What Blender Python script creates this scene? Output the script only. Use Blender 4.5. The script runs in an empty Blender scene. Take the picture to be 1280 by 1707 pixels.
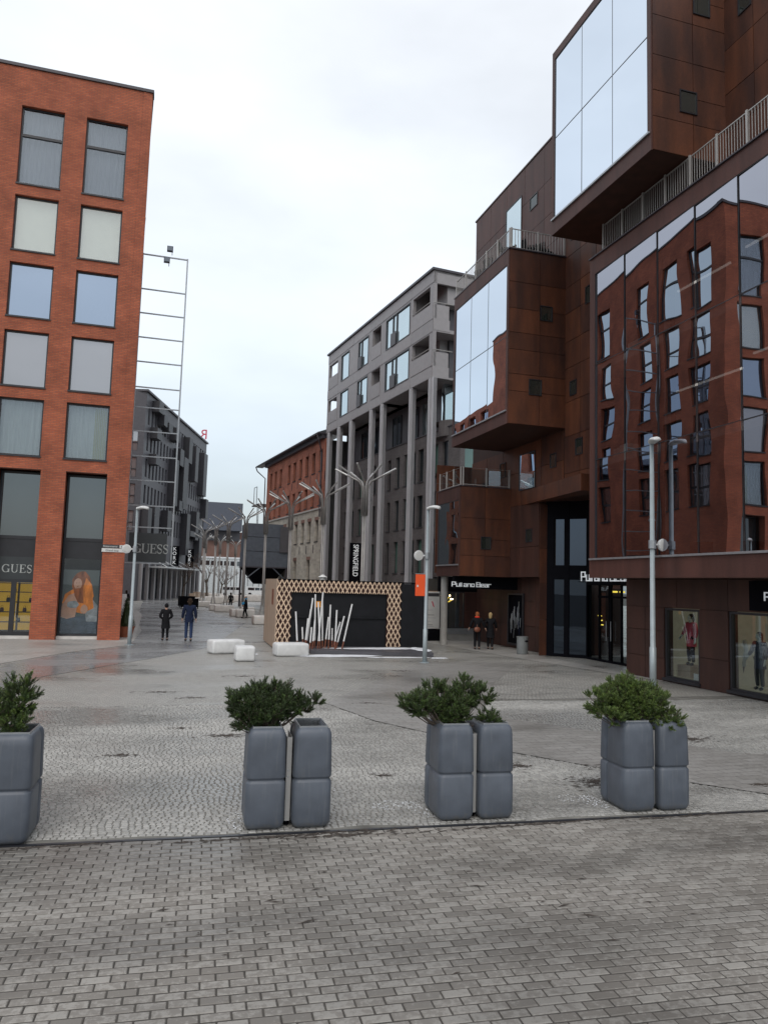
import bpy, bmesh, math, random
import numpy as np
from mathutils import Vector, Matrix
random.seed(7); rng = np.random.default_rng(7)
scene = bpy.context.scene
COL = scene.collection
R = math.radians
# ---------------------------------------------------------------- camera
cam_d = bpy.data.cameras.new("camera"); cam = bpy.data.objects.new("camera", cam_d); COL.objects.link(cam)
YAW, PITCH, ROLL = .28823, .09656, .02867
cy, sy, cp, sp = math.cos(YAW), math.sin(YAW), math.cos(PITCH), math.sin(PITCH)
Fv = Vector((sy*cp, cy*cp, sp)); R0 = Vector((cy, -sy, 0)); U0 = R0.cross(Fv)
Rv = R0*math.cos(ROLL) + U0*math.sin(ROLL); Uv = -R0*math.sin(ROLL) + U0*math.cos(ROLL)
M = Matrix.Identity(4)
for i in range(3):
    M[i][0] = Rv[i]; M[i][1] = Uv[i]; M[i][2] = -Fv[i]
M[2][3] = 2.75
cam.matrix_world = M
cam_d.sensor_fit = 'VERTICAL'; cam_d.sensor_height = 24; cam_d.lens = 24*1259.5/1707
cam_d.clip_start = .05; cam_d.clip_end = 3000
scene.camera = cam
# ---------------------------------------------------------------- sky, sun, exposure
SUN_EL, SUN_AZ = 48, 200
w = bpy.data.worlds.new("World"); scene.world = w; w.use_nodes = True
nt = w.node_tree; nt.nodes.clear()
def wn(t, **k):
    n = nt.nodes.new(t)
    for a, b in k.items(): setattr(n, a, b)
    return n
out = wn('ShaderNodeOutputWorld'); bg1 = wn('ShaderNodeBackground'); bg2 = wn('ShaderNodeBackground'); add = wn('ShaderNodeAddShader')
sky = wn('ShaderNodeTexSky'); sky.sky_type = 'NISHITA'; sky.sun_disc = False
sky.sun_elevation = R(SUN_EL); sky.sun_rotation = R(SUN_AZ); sky.air_density = 1.2; sky.dust_density = 3
nt.links.new(sky.outputs[0], bg1.inputs[0]); bg1.inputs[1].default_value = .05
tc = wn('ShaderNodeTexCoord'); sep = wn('ShaderNodeSeparateXYZ'); nt.links.new(tc.outputs['Generated'], sep.inputs[0])
ramp = wn('ShaderNodeValToRGB')                       # overcast: brighter overhead, greyer and bluer low down
e = ramp.color_ramp.elements
e[0].position = 0; e[0].color = (.47, .52, .57, 1)
e[1].position = .9; e[1].color = (1.0, 1.0, 1.0, 1)
x = ramp.color_ramp.elements.new(.12); x.color = (.60, .66, .71, 1)
x = ramp.color_ramp.elements.new(.34); x.color = (.88, .92, .95, 1)
nt.links.new(sep.outputs[2], ramp.inputs[0])
noi = wn('ShaderNodeTexNoise'); noi.inputs['Scale'].default_value = 2.2; noi.inputs['Detail'].default_value = 5; noi.inputs['Roughness'].default_value = .5
mp = wn('ShaderNodeMapping'); mp.inputs['Scale'].default_value = (1, 1, 2.4); nt.links.new(tc.outputs['Generated'], mp.inputs[0]); nt.links.new(mp.outputs[0], noi.inputs[0])
mr = wn('ShaderNodeMapRange'); mr.inputs[1].default_value = .3; mr.inputs[2].default_value = .7; mr.inputs[3].default_value = .84; mr.inputs[4].default_value = 1.14
nt.links.new(noi.outputs[0], mr.inputs[0])
mul = wn('ShaderNodeVectorMath', operation='SCALE'); nt.links.new(ramp.outputs[0], mul.inputs[0]); nt.links.new(mr.outputs[0], mul.inputs['Scale'])
nt.links.new(mul.outputs[0], bg2.inputs[0]); bg2.inputs[1].default_value = .95
nt.links.new(bg1.outputs[0], add.inputs[0]); nt.links.new(bg2.outputs[0], add.inputs[1]); nt.links.new(add.outputs[0], out.inputs[0])
sd = bpy.data.lights.new("sun", 'SUN'); sd.energy = .6; sd.angle = R(25); sd.color = (1, .97, .93)
so = bpy.data.objects.new("sun", sd); COL.objects.link(so)
az = R(SUN_AZ); el = R(SUN_EL)
sdir = Vector((math.sin(az)*math.cos(el), math.cos(az)*math.cos(el), math.sin(el)))
so.rotation_euler = (-sdir).to_track_quat('-Z', 'Y').to_euler(); so.location = (0, -10, 40)
scene.view_settings.view_transform = 'Standard'; scene.view_settings.look = 'None'
scene.view_settings.exposure = 0; scene.view_settings.gamma = 1; scene.view_settings.use_curve_mapping = False
scene.cycles.max_bounces = 8; scene.cycles.transparent_max_bounces = 12; scene.cycles.use_denoising = True
# ---------------------------------------------------------------- materials
def newmat(name):
    m = bpy.data.materials.new(name); m.use_nodes = True
    return m, m.node_tree.nodes, m.node_tree.links, m.node_tree.nodes['Principled BSDF']
def mat(name, col, rough=.6, metal=0, var=.12, scale=3, bump=0, bscale=40, spec=.5, objrand=0, emit=None, estr=0, stretch=(1, 1, 1), detail=4):
    m, N, L, P = newmat(name)
    P.inputs['Roughness'].default_value = rough; P.inputs['Metallic'].default_value = metal
    P.inputs['Specular IOR Level'].default_value = spec
    t = N.new('ShaderNodeNewGeometry'); mp = N.new('ShaderNodeMapping'); mp.inputs['Scale'].default_value = stretch
    L.new(t.outputs['Position'], mp.inputs[0])
    n = N.new('ShaderNodeTexNoise'); n.inputs['Scale'].default_value = scale; n.inputs['Detail'].default_value = detail; L.new(mp.outputs[0], n.inputs[0])
    r = N.new('ShaderNodeMapRange'); r.inputs[1].default_value = .3; r.inputs[2].default_value = .7; r.inputs[3].default_value = 1-var; r.inputs[4].default_value = 1+var
    L.new(n.outputs[0], r.inputs[0]); val = r.outputs[0]
    if objrand:
        oi = N.new('ShaderNodeObjectInfo'); r2 = N.new('ShaderNodeMapRange'); r2.inputs[3].default_value = 1-objrand; r2.inputs[4].default_value = 1+objrand
        L.new(oi.outputs['Random'], r2.inputs[0]); mm = N.new('ShaderNodeMath'); mm.operation = 'MULTIPLY'; L.new(val, mm.inputs[0]); L.new(r2.outputs[0], mm.inputs[1]); val = mm.outputs[0]
    v = N.new('ShaderNodeVectorMath'); v.operation = 'SCALE'; v.inputs[0].default_value = col; L.new(val, v.inputs['Scale']); L.new(v.outputs[0], P.inputs['Base Color'])
    if bump:
        n2 = N.new('ShaderNodeTexNoise'); n2.inputs['Scale'].default_value = bscale; n2.inputs['Detail'].default_value = 5; L.new(mp.outputs[0], n2.inputs[0])
        b = N.new('ShaderNodeBump'); b.inputs['Strength'].default_value = bump; b.inputs['Distance'].default_value = .01; L.new(n2.outputs[0], b.inputs['Height']); L.new(b.outputs[0], P.inputs['Normal'])
    if emit:
        P.inputs['Emission Color'].default_value = (*emit, 1); P.inputs['Emission Strength'].default_value = estr
    return m
def glassmat(name, gloss, tint, trans, wav=.006, wscale=.7, fac=.5, rough=0.0, transparent=True, fres=True):
    m, N, L, P = newmat(name); N.remove(P); o = N['Material Output']
    g = N.new('ShaderNodeBsdfGlossy'); g.inputs['Color'].default_value = (*gloss, 1); g.inputs['Roughness'].default_value = rough
    if transparent: t = N.new('ShaderNodeBsdfTransparent'); t.inputs['Color'].default_value = (*tint, 1)
    else: t = N.new('ShaderNodeBsdfDiffuse'); t.inputs['Color'].default_value = (*tint, 1)
    mx = N.new('ShaderNodeMixShader')
    if fres:
        lw = N.new('ShaderNodeLayerWeight'); lw.inputs[0].default_value = .35
        r = N.new('ShaderNodeMapRange'); r.inputs[3].default_value = fac; r.inputs[4].default_value = min(1, fac+.35); L.new(lw.outputs['Fresnel'], r.inputs[0]); L.new(r.outputs[0], mx.inputs[0])
    else: mx.inputs[0].default_value = fac
    L.new(t.outputs[0], mx.inputs[1]); L.new(g.outputs[0], mx.inputs[2]); L.new(mx.outputs[0], o.inputs[0])
    if wav:
        ge = N.new('ShaderNodeNewGeometry'); n = N.new('ShaderNodeTexNoise'); n.inputs['Scale'].default_value = wscale; n.inputs['Detail'].default_value = 1
        oi = N.new('ShaderNodeObjectInfo'); ad = N.new('ShaderNodeVectorMath'); sc = N.new('ShaderNodeMath'); sc.operation = 'MULTIPLY'; sc.inputs[1].default_value = 40
        L.new(oi.outputs['Random'], sc.inputs[0]); L.new(ge.outputs['Position'], ad.inputs[0]); L.new(sc.outputs[0], ad.inputs[1])
        L.new(ad.outputs[0], n.inputs[0]); b = N.new('ShaderNodeBump'); b.inputs['Strength'].default_value = 1; b.inputs['Distance'].default_value = wav
        L.new(n.outputs[0], b.inputs['Height']); L.new(b.outputs[0], g.inputs['Normal'])
    return m
def brickmat(name, c1, c2, mortar, bw=.25, rh=.075, rough=.85, ms=.012, var=.25, bump=.5):
    m, N, L, P = newmat(name)
    g = N.new('ShaderNodeNewGeometry'); s = N.new('ShaderNodeSeparateXYZ'); L.new(g.outputs['Position'], s.inputs[0])
    a = N.new('ShaderNodeMath'); a.operation = 'ADD'; L.new(s.outputs[0], a.inputs[0]); L.new(s.outputs[1], a.inputs[1])
    c = N.new('ShaderNodeCombineXYZ'); L.new(a.outputs[0], c.inputs[0]); L.new(s.outputs[2], c.inputs[1])
    b = N.new('ShaderNodeTexBrick'); L.new(c.outputs[0], b.inputs[0])
    b.inputs['Color1'].default_value = (*c1, 1); b.inputs['Color2'].default_value = (*c2, 1); b.inputs['Mortar'].default_value = (*mortar, 1)
    b.inputs['Scale'].default_value = 1; b.inputs['Brick Width'].default_value = bw; b.inputs['Row Height'].default_value = rh; b.inputs['Mortar Size'].default_value = ms; b.inputs['Bias'].default_value = 0
    n = N.new('ShaderNodeTexNoise'); n.inputs['Scale'].default_value = .9; n.inputs['Detail'].default_value = 6; L.new(g.outputs['Position'], n.inputs[0])
    r = N.new('ShaderNodeMapRange'); r.inputs[1].default_value = .3; r.inputs[2].default_value = .7; r.inputs[3].default_value = 1-var; r.inputs[4].default_value = 1+var; L.new(n.outputs[0], r.inputs[0])
    v = N.new('ShaderNodeVectorMath'); v.operation = 'SCALE'; L.new(b.outputs[0], v.inputs[0]); L.new(r.outputs[0], v.inputs['Scale']); L.new(v.outputs[0], P.inputs['Base Color'])
    P.inputs['Roughness'].default_value = rough
    bu = N.new('ShaderNodeBump'); bu.inputs['Strength'].default_value = bump; bu.inputs['Distance'].default_value = .01; bu.invert = True; L.new(b.outputs['Fac'], bu.inputs['Height']); L.new(bu.outputs[0], P.inputs['Normal'])
    return m
def cortenmat(name, c1, c2, rough=.55):
    m, N, L, P = newmat(name)
    g = N.new('ShaderNodeNewGeometry'); oi = N.new('ShaderNodeObjectInfo')
    mp = N.new('ShaderNodeMapping'); mp.inputs['Scale'].default_value = (1, 1, .35); L.new(g.outputs['Position'], mp.inputs[0])
    n = N.new('ShaderNodeTexNoise'); n.inputs['Scale'].default_value = 1.6; n.inputs['Detail'].default_value = 7; n.inputs['Roughness'].default_value = .6; L.new(mp.outputs[0], n.inputs[0])
    a = N.new('ShaderNodeMath'); a.operation = 'MULTIPLY_ADD'; a.inputs[1].default_value = .3; L.new(oi.outputs['Random'], a.inputs[0]); L.new(n.outputs[0], a.inputs[2])
    r = N.new('ShaderNodeValToRGB'); r.color_ramp.elements[0].position = .42; r.color_ramp.elements[0].color = (*c1, 1); r.color_ramp.elements[1].position = .92; r.color_ramp.elements[1].color = (*c2, 1)
    L.new(a.outputs[0], r.inputs[0])
    n2 = N.new('ShaderNodeTexNoise'); n2.inputs['Scale'].default_value = 26; n2.inputs['Detail'].default_value = 4; L.new(g.outputs['Position'], n2.inputs[0])
    r2 = N.new('ShaderNodeMapRange'); r2.inputs[3].default_value = .7; r2.inputs[4].default_value = 1.3; L.new(n2.outputs[0], r2.inputs[0])
    ms = N.new('ShaderNodeMapping'); ms.inputs['Scale'].default_value = (2.6, 2.6, .25); L.new(g.outputs['Position'], ms.inputs[0]); ns = N.new('ShaderNodeTexNoise'); ns.inputs['Scale'].default_value = 1; ns.inputs['Detail'].default_value = 4; L.new(ms.outputs[0], ns.inputs[0])
    rs_ = N.new('ShaderNodeMapRange'); rs_.inputs[1].default_value = .35; rs_.inputs[2].default_value = .65; rs_.inputs[3].default_value = .84; rs_.inputs[4].default_value = 1.16; L.new(ns.outputs[0], rs_.inputs[0])
    mu_ = N.new('ShaderNodeMath'); mu_.operation = 'MULTIPLY'; L.new(r2.outputs[0], mu_.inputs[0]); L.new(rs_.outputs[0], mu_.inputs[1])
    v = N.new('ShaderNodeVectorMath'); v.operation = 'SCALE'; L.new(r.outputs[0], v.inputs[0]); L.new(mu_.outputs[0], v.inputs['Scale']); L.new(v.outputs[0], P.inputs['Base Color'])
    P.inputs['Roughness'].default_value = rough; P.inputs['Specular IOR Level'].default_value = .35
    b = N.new('ShaderNodeBump'); b.inputs['Strength'].default_value = .15; b.inputs['Distance'].default_value = .01; L.new(n2.outputs[0], b.inputs['Height']); L.new(b.outputs[0], P.inputs['Normal'])
    return m
def attrmat(name, ca, cb, cc, rough=.7, bump=.4, bscale=60, wetlo=.35, rscale=.45):
    """paving pieces: tint from the vertex attribute 'tint' (0..1), worn pale flecks and damp patches"""
    m, N, L, P = newmat(name)
    at = N.new('ShaderNodeAttribute'); at.attribute_name = 'tint'; g = N.new('ShaderNodeNewGeometry')
    r = N.new('ShaderNodeValToRGB'); r.color_ramp.elements[0].color = (*ca, 1); r.color_ramp.elements[1].color = (*cb, 1); L.new(at.outputs['Fac'], r.inputs[0])
    n = N.new('ShaderNodeTexNoise'); n.inputs['Scale'].default_value = 17; n.inputs['Detail'].default_value = 8; n.inputs['Roughness'].default_value = .7; L.new(g.outputs['Position'], n.inputs[0])
    ad = N.new('ShaderNodeMath'); ad.operation = 'MULTIPLY_ADD'; ad.inputs[1].default_value = .22; L.new(at.outputs['Fac'], ad.inputs[0]); L.new(n.outputs[0], ad.inputs[2])
    rr = N.new('ShaderNodeMapRange'); rr.inputs[1].default_value = .58; rr.inputs[2].default_value = .68; rr.inputs[4].default_value = .75; L.new(ad.outputs[0], rr.inputs[0])
    mx = N.new('ShaderNodeMix'); mx.data_type = 'RGBA'; L.new(rr.outputs[0], mx.inputs[0]); L.new(r.outputs[0], mx.inputs[6]); mx.inputs[7].default_value = (*cc, 1)
    n2 = N.new('ShaderNodeTexNoise'); n2.inputs['Scale'].default_value = rscale; n2.inputs['Detail'].default_value = 5; mp = N.new('ShaderNodeMapping'); mp.inputs['Scale'].default_value = (.55, 1.5, 1)
    L.new(g.outputs['Position'], mp.inputs[0]); L.new(mp.outputs[0], n2.inputs[0])
    r2 = N.new('ShaderNodeMapRange'); r2.inputs[1].default_value = .38; r2.inputs[2].default_value = .62; r2.inputs[3].default_value = .66; r2.inputs[4].default_value = 1.1; L.new(n2.outputs[0], r2.inputs[0])
    v = N.new('ShaderNodeVectorMath'); v.operation = 'SCALE'; L.new(mx.outputs[2], v.inputs[0]); L.new(r2.outputs[0], v.inputs['Scale']); L.new(v.outputs[0], P.inputs['Base Color'])
    r3 = N.new('ShaderNodeMapRange'); r3.inputs[1].default_value = .38; r3.inputs[2].default_value = .62; r3.inputs[3].default_value = wetlo; r3.inputs[4].default_value = rough; L.new(n2.outputs[0], r3.inputs[0]); L.new(r3.outputs[0], P.inputs['Roughness'])
    n3 = N.new('ShaderNodeTexNoise'); n3.inputs['Scale'].default_value = bscale; n3.inputs['Detail'].default_value = 4; L.new(g.outputs['Position'], n3.inputs[0])
    b = N.new('ShaderNodeBump'); b.inputs['Strength'].default_value = bump; b.inputs['Distance'].default_value = .004; L.new(n3.outputs[0], b.inputs['Height']); L.new(b.outputs[0], P.inputs['Normal'])
    return m
def settmat(name, c1, c2, joint, cell=9.5, rough=.6, wet=.3, bump=.5, stain=.55, flat=False, cellx=None):
    """distant setts or slabs whose joints are too fine to pick apart"""
    m, N, L, P = newmat(name)
    g = N.new('ShaderNodeNewGeometry')
    br = N.new('ShaderNodeTexBrick'); n0 = N.new('ShaderNodeTexNoise'); n0.inputs['Scale'].default_value = 1.2; L.new(g.outputs['Position'], n0.inputs[0])
    mxv = N.new('ShaderNodeVectorMath'); mxv.operation = 'MULTIPLY_ADD'; mxv.inputs[1].default_value = (.0, .0, 0) if flat else (.25, .25, 0)
    L.new(n0.outputs['Color'], mxv.inputs[0]); L.new(g.outputs['Position'], mxv.inputs[2]); L.new(mxv.outputs[0], br.inputs[0])
    br.inputs['Scale'].default_value = 1; br.inputs['Brick Width'].default_value = cellx or 1/cell; br.inputs['Row Height'].default_value = 1/cell; br.inputs['Mortar Size'].default_value = .008 if flat else .012
    br.inputs['Color1'].default_value = (*c1, 1); br.inputs['Color2'].default_value = (*c2, 1); br.inputs['Mortar'].default_value = (*joint, 1)
    n = N.new('ShaderNodeTexNoise'); n.inputs['Scale'].default_value = .35; n.inputs['Detail'].default_value = 9; n.inputs['Roughness'].default_value = .62
    mp = N.new('ShaderNodeMapping'); mp.inputs['Scale'].default_value = (.6, 1, 1); L.new(g.outputs['Position'], mp.inputs[0]); L.new(mp.outputs[0], n.inputs[0])
    r = N.new('ShaderNodeValToRGB'); r.color_ramp.elements[0].position = .3; r.color_ramp.elements[0].color = (stain,)*3+(1,); r.color_ramp.elements[1].position = .5; r.color_ramp.elements[1].color = (1,)*3+(1,)
    L.new(n.outputs[0], r.inputs[0])
    v = N.new('ShaderNodeVectorMath'); v.operation = 'MULTIPLY'; L.new(br.outputs[0], v.inputs[0]); L.new(r.outputs[0], v.inputs[1])
    nf = N.new('ShaderNodeTexNoise'); nf.inputs['Scale'].default_value = 14; nf.inputs['Detail'].default_value = 6; nf.inputs['Roughness'].default_value = .75; L.new(g.outputs['Position'], nf.inputs[0])
    rf_ = N.new('ShaderNodeMapRange'); rf_.inputs[1].default_value = .35; rf_.inputs[2].default_value = .65; rf_.inputs[3].default_value = .80; rf_.inputs[4].default_value = 1.18; L.new(nf.outputs[0], rf_.inputs[0])
    v2 = N.new('ShaderNodeVectorMath'); v2.operation = 'SCALE'; L.new(v.outputs[0], v2.inputs[0]); L.new(rf_.outputs[0], v2.inputs['Scale']); L.new(v2.outputs[0], P.inputs['Base Color'])
    r3 = N.new('ShaderNodeMapRange'); r3.inputs[1].default_value = .35; r3.inputs[2].default_value = .6; r3.inputs[3].default_value = wet; r3.inputs[4].default_value = rough; L.new(n.outputs[0], r3.inputs[0]); L.new(r3.outputs[0], P.inputs['Roughness'])
    b0 = N.new('ShaderNodeBump'); b0.inputs['Strength'].default_value = bump*.7; b0.inputs['Distance'].default_value = .012; L.new(nf.outputs[0], b0.inputs['Height'])
    b = N.new('ShaderNodeBump'); b.inputs['Strength'].default_value = bump; b.inputs['Distance'].default_value = .006; b.invert = True; L.new(br.outputs['Fac'], b.inputs['Height']); L.new(b0.outputs[0], b.inputs['Normal']); L.new(b.outputs[0], P.inputs['Normal'])
    return m
MT = {}
MT['brick'] = brickmat('red_brick', (.44, .12, .054), (.33, .08, .038), (.22, .09, .06))
MT['oldbrick'] = brickmat('old_red_brick', (.34, .10, .055), (.24, .065, .04), (.26, .14, .10), rough=.9)
MT['limestone'] = brickmat('grey_limestone', (.44, .41, .35), (.32, .30, .26), (.40, .36, .30), bw=.5, rh=.22, ms=.02, var=.2)
MT['darkbrick'] = brickmat('dark_brown_brick', (.125, .114, .114), (.092, .083, .084), (.14, .132, .132), var=.15)
MT['coping'] = mat('dark_metal_coping', (.045, .04, .05), .45)
MT['frame'] = mat('anthracite_frame', (.02, .021, .026), .4)
MT['black'] = mat('black_paint', (.006, .006, .008), .9, spec=.04)
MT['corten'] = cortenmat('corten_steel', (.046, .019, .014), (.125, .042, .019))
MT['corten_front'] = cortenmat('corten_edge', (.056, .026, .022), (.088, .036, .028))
MT['corten_low'] = cortenmat('corten_shaded_wall', (.040, .021, .018), (.070, .030, .022))  # darker corten copy: shade under the boxes is put into the colour
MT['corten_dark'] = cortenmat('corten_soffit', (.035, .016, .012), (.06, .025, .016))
MT['greyclad'] = mat('grey_facade_panel', (.275, .262, .268), .5, var=.06, objrand=.07)
MT['greycol'] = mat('grey_column', (.41, .41, .43), .5, var=.10, stretch=(1, 1, .2))
MT['darkclad'] = mat('dark_grey_cladding', (.07, .068, .078), .5, var=.12, objrand=.1)
MT['darkclad2'] = mat('charcoal_bay', (.03, .03, .036), .5, var=.12, objrand=.2)
MT['steel'] = mat('galvanised_steel', (.36, .38, .40), .35, .6, var=.12, scale=8)
MT['polepaint'] = mat('grey_pole_paint', (.33, .38, .40), .4, .2, var=.1)
MT['treesteel'] = mat('steel_tree_tube', (.30, .29, .28), .4, .4, var=.12)
MT['treetip'] = mat('steel_tree_tip', (.50, .50, .49), .3, .4, var=.1)
MT['white'] = mat('white_plastic', (.66, .665, .66), .5, var=.10, scale=5)
MT['concrete'] = mat('pale_concrete', (.62, .60, .57), .8, var=.10, bump=.2)
MT['colconc'] = mat('raw_concrete', (.36, .35, .33), .8, var=.10, bump=.2)
def plantermat():
    m = mat('blue_grey_plastic', (.086, .100, .124), .46, var=.16, scale=4, bump=.08, bscale=90); N = m.node_tree.nodes; L = m.node_tree.links; P = N['Principled BSDF']
    src = P.inputs['Base Color'].links[0].from_socket; g = N.new('ShaderNodeNewGeometry'); s = N.new('ShaderNodeSeparateXYZ'); L.new(g.outputs['Position'], s.inputs[0])
    n = N.new('ShaderNodeTexNoise'); n.inputs['Scale'].default_value = 16; n.inputs['Detail'].default_value = 7; n.inputs['Roughness'].default_value = .7; L.new(g.outputs['Position'], n.inputs[0])
    a = N.new('ShaderNodeMath'); a.operation = 'MULTIPLY_ADD'; a.inputs[1].default_value = -1.6; L.new(s.outputs[2], a.inputs[0]); L.new(n.outputs[0], a.inputs[2])   # mud splashed up from the ground
    r = N.new('ShaderNodeMapRange'); r.inputs[1].default_value = .36; r.inputs[2].default_value = .62; r.inputs[4].default_value = .55; L.new(a.outputs[0], r.inputs[0])
    mx = N.new('ShaderNodeMix'); mx.data_type = 'RGBA'; L.new(r.outputs[0], mx.inputs[0]); L.new(src, mx.inputs[6]); mx.inputs[7].default_value = (.13, .12, .10, 1)
    n2 = N.new('ShaderNodeTexNoise'); n2.inputs['Scale'].default_value = 5; n2.inputs['Detail'].default_value = 3; mp = N.new('ShaderNodeMapping'); mp.inputs['Scale'].default_value = (6, 6, .5); L.new(g.outputs['Position'], mp.inputs[0]); L.new(mp.outputs[0], n2.inputs[0])
    r2 = N.new('ShaderNodeMapRange'); r2.inputs[1].default_value = .55; r2.inputs[2].default_value = .75; r2.inputs[4].default_value = .30; L.new(n2.outputs[0], r2.inputs[0])   # pale run-off streaks
    m2 = N.new('ShaderNodeMix'); m2.data_type = 'RGBA'; L.new(r2.outputs[0], m2.inputs[0]); L.new(mx.outputs[2], m2.inputs[6]); m2.inputs[7].default_value = (.17, .18, .19, 1); L.new(m2.outputs[2], P.inputs['Base Color'])
    return m
MT['planter'] = plantermat()
MT['soil'] = mat('dark_soil', (.05, .04, .033), .95, var=.5, scale=30, bump=1, bscale=60)
MT['plywood'] = mat('plywood', (.40, .30, .225), .7, var=.12, scale=5, stretch=(1, 1, .15))
MT['slat'] = mat('pale_wood_slat', (.72, .54, .39), .65, var=.15, scale=6, objrand=.15)
MT['rustwood'] = mat('red_brown_board', (.045, .016, .012), .7)
MT['blackboard'] = mat('black_panel', (.010, .011, .014), .55, var=.2, spec=.3)
MT['gshopup'] = glassmat('upper_shop_glass', (.26, .30, .33), (.05, .06, .065), 0, fac=.4, wav=.004, transparent=False)
MT['gblack'] = glassmat('black_glass', (.25, .30, .36), (.006, .008, .012), 0, fac=.16, wav=.004, transparent=False, fres=False)
MT['snow'] = mat('dirty_snow', (.72, .74, .77), .8, var=.1, bump=.6, bscale=30)
MT['stick'] = mat('white_post_paint', (.78, .78, .78), .5, var=.06)
MT['orange'] = mat('orange_paint', (.75, .30, .03), .5, var=.05)
MT['banner'] = mat('orange_banner', (.85, .10, .02), .5, var=.05)
MT['sign_white'] = mat('white_sign', (.62, .62, .60), .45, var=.05)
MT['sign_dark'] = mat('dark_sign', (.05, .05, .055), .4)
MT['letters'] = mat('pale_letters', (.75, .76, .76), .4, emit=(.8, .85, .9), estr=.25, var=.02)
MT['letters_warm'] = mat('lit_warm_letters', (.7, .55, .35), .4, emit=(1, .75, .5), estr=.35, var=.02)
MT['letters_grey'] = mat('grey_letters', (.42, .45, .44), .4, var=.03)
MT['guessboard'] = mat('guess_board', (.035, .042, .046), .35)
MT['bark'] = mat('bark', (.09, .07, .055), .9, var=.3, bump=.6)
MT['twig'] = mat('twig', (.13, .09, .07), .9, var=.3)
MT['redsign'] = mat('red_sign', (.55, .05, .09), .5)
MT['dblue'] = mat('blue_grey_metal', (.085, .10, .125), .5, .2, var=.15, objrand=.06)
MT['darkbox'] = mat('slate_cladding', (.075, .085, .11), .6, var=.08)
MT['rustwall'] = mat('brown_brick_wall', (.17, .095, .075), .85, var=.3, scale=.4)
MT['palewall'] = mat('pale_panel', (.52, .55, .56), .5, var=.12, objrand=.1)
MT['gtransp'] = glassmat('shop_glass', (.6, .65, .7), (.86, .9, .9), 0, fac=.13, wav=.001, fres=False)
MT['gclear'] = glassmat('clear_shop_glass', (.5, .55, .6), (.92, .94, .94), 0, fac=.07, wav=.001, fres=False)
MT['gmirror'] = glassmat('mirror_glass', (.68, .75, .83), (.05, .07, .09), 0, fac=.84, wav=.006, wscale=.5, transparent=False)
MT['gbig'] = glassmat('bay_glass', (.40, .41, .46), (.68, .68, .68), 0, fac=.54, wav=.013, wscale=.40)
MT['gwin'] = glassmat('window_glass', (.5, .56, .62), (.86, .88, .89), 0, fac=.14, wav=.003)
MT['gskyblue'] = glassmat('sky_reflection_glass', (.33, .40, .50), (.10, .14, .20), 0, fac=.72, wav=.004, transparent=False)  # blue of a reflected sky is put into the glass colour
MT['ggrey'] = glassmat('grey_window_glass', (.42, .43, .46), (.25, .26, .27), 0, fac=.52, wav=.01, transparent=False)
MT['gdark'] = glassmat('dark_glass', (.5, .56, .62), (.02, .025, .03), 0, fac=.22, wav=.01, transparent=False)
MT['gdarkmir'] = glassmat('dark_mirror_glass', (.40, .46, .48), (.03, .04, .045), 0, fac=.5, wav=.006, transparent=False)
MT['gentr'] = glassmat('entrance_glass', (.12, .15, .20), (.03, .04, .05), 0, fac=.5, wav=.004, transparent=False, fres=False)
MT['gsmall'] = glassmat('small_window_glass', (.35, .37, .38), (.03, .035, .03), 0, fac=.32, wav=.004, transparent=False)
MT['ggreen'] = glassmat('green_glass', (.5, .6, .6), (.10, .19, .16), 0, fac=.15, wav=.01, transparent=False)
MT['gpale'] = glassmat('pale_reflecting_glass', (.66, .76, .80), (.3, .36, .38), 0, fac=.78, wav=.01, transparent=False)
MT['cream'] = mat('glowing_cream_blind', (.86, .83, .70), .8, var=.03, emit=(.95, .92, .76), estr=.34)  # blind is no lamp; its emission paints in the brightness
MT['curtain'] = mat('grey_curtain', (.36, .37, .40), .9, var=.12, scale=2, stretch=(6, 6, .3))
MT['curtain_pale'] = mat('pale_curtain', (.50, .55, .53), .9, var=.1, scale=2, stretch=(6, 6, .3))
MT['curtain_green'] = mat('green_curtain', (.40, .42, .20), .9, var=.15, scale=2, stretch=(8, 8, .3))
MT['roomdark'] = mat('dark_interior', (.05, .05, .05), .9)
MT['strip'] = mat('lit_strip', (.8, .8, .78), .6, emit=(1, .95, .88), estr=.9)
MT['roompink'] = mat('interior_wall', (.60, .48, .44), .9, var=.08)
MT['shelf_yellow'] = mat('lit_yellow_shelf', (.7, .42, .03), .6, emit=(1, .55, .05), estr=.32)
MT['bulb'] = mat('lit_bulb', (1, .8, .5), .4, emit=(1, .66, .34), estr=14)
MT['bulb_dim'] = mat('lit_yellow_lamp', (1, .8, .2), .4, emit=(1, .72, .10), estr=1.6)
MT['warmwall'] = mat('warm_lit_wall', (.35, .2, .1), .8, emit=(1, .5, .18), estr=.10)
MT['green'] = mat('moss', (.05, .07, .03), .9)
MT['rail'] = mat('railing_steel', (.40, .39, .375), .45, .35, var=.05)
MT['greenwall'] = mat('glowing_display_wall', (.20, .20, .15), .8, var=.2, emit=(.5, .45, .32), estr=.16)  # display lighting painted in as a glow of the wall itself
MT['bag'] = mat('brown_leather', (.20, .07, .04), .5)
MT['dblue2'] = mat('bin_grey', (.17, .18, .18), .5); MT['terracotta'] = mat('terracotta', (.30, .10, .05), .8)
MT['plate'] = mat('dull_steel_plate', (.36, .36, .355), .5, .2, var=.1)
MT['pine_a'] = mat('pine_needle_dark', (.032, .055, .016), .6, var=.3, scale=10); MT['pine_b'] = mat('pine_needle_mid', (.058, .098, .022), .6, var=.3, scale=10); MT['pine_c'] = mat('pine_needle_light', (.10, .15, .03), .6, var=.3, scale=10)
def cm(name, c, r=.85): return mat(name, c, r, var=.15, scale=8, spec=.12)
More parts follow.
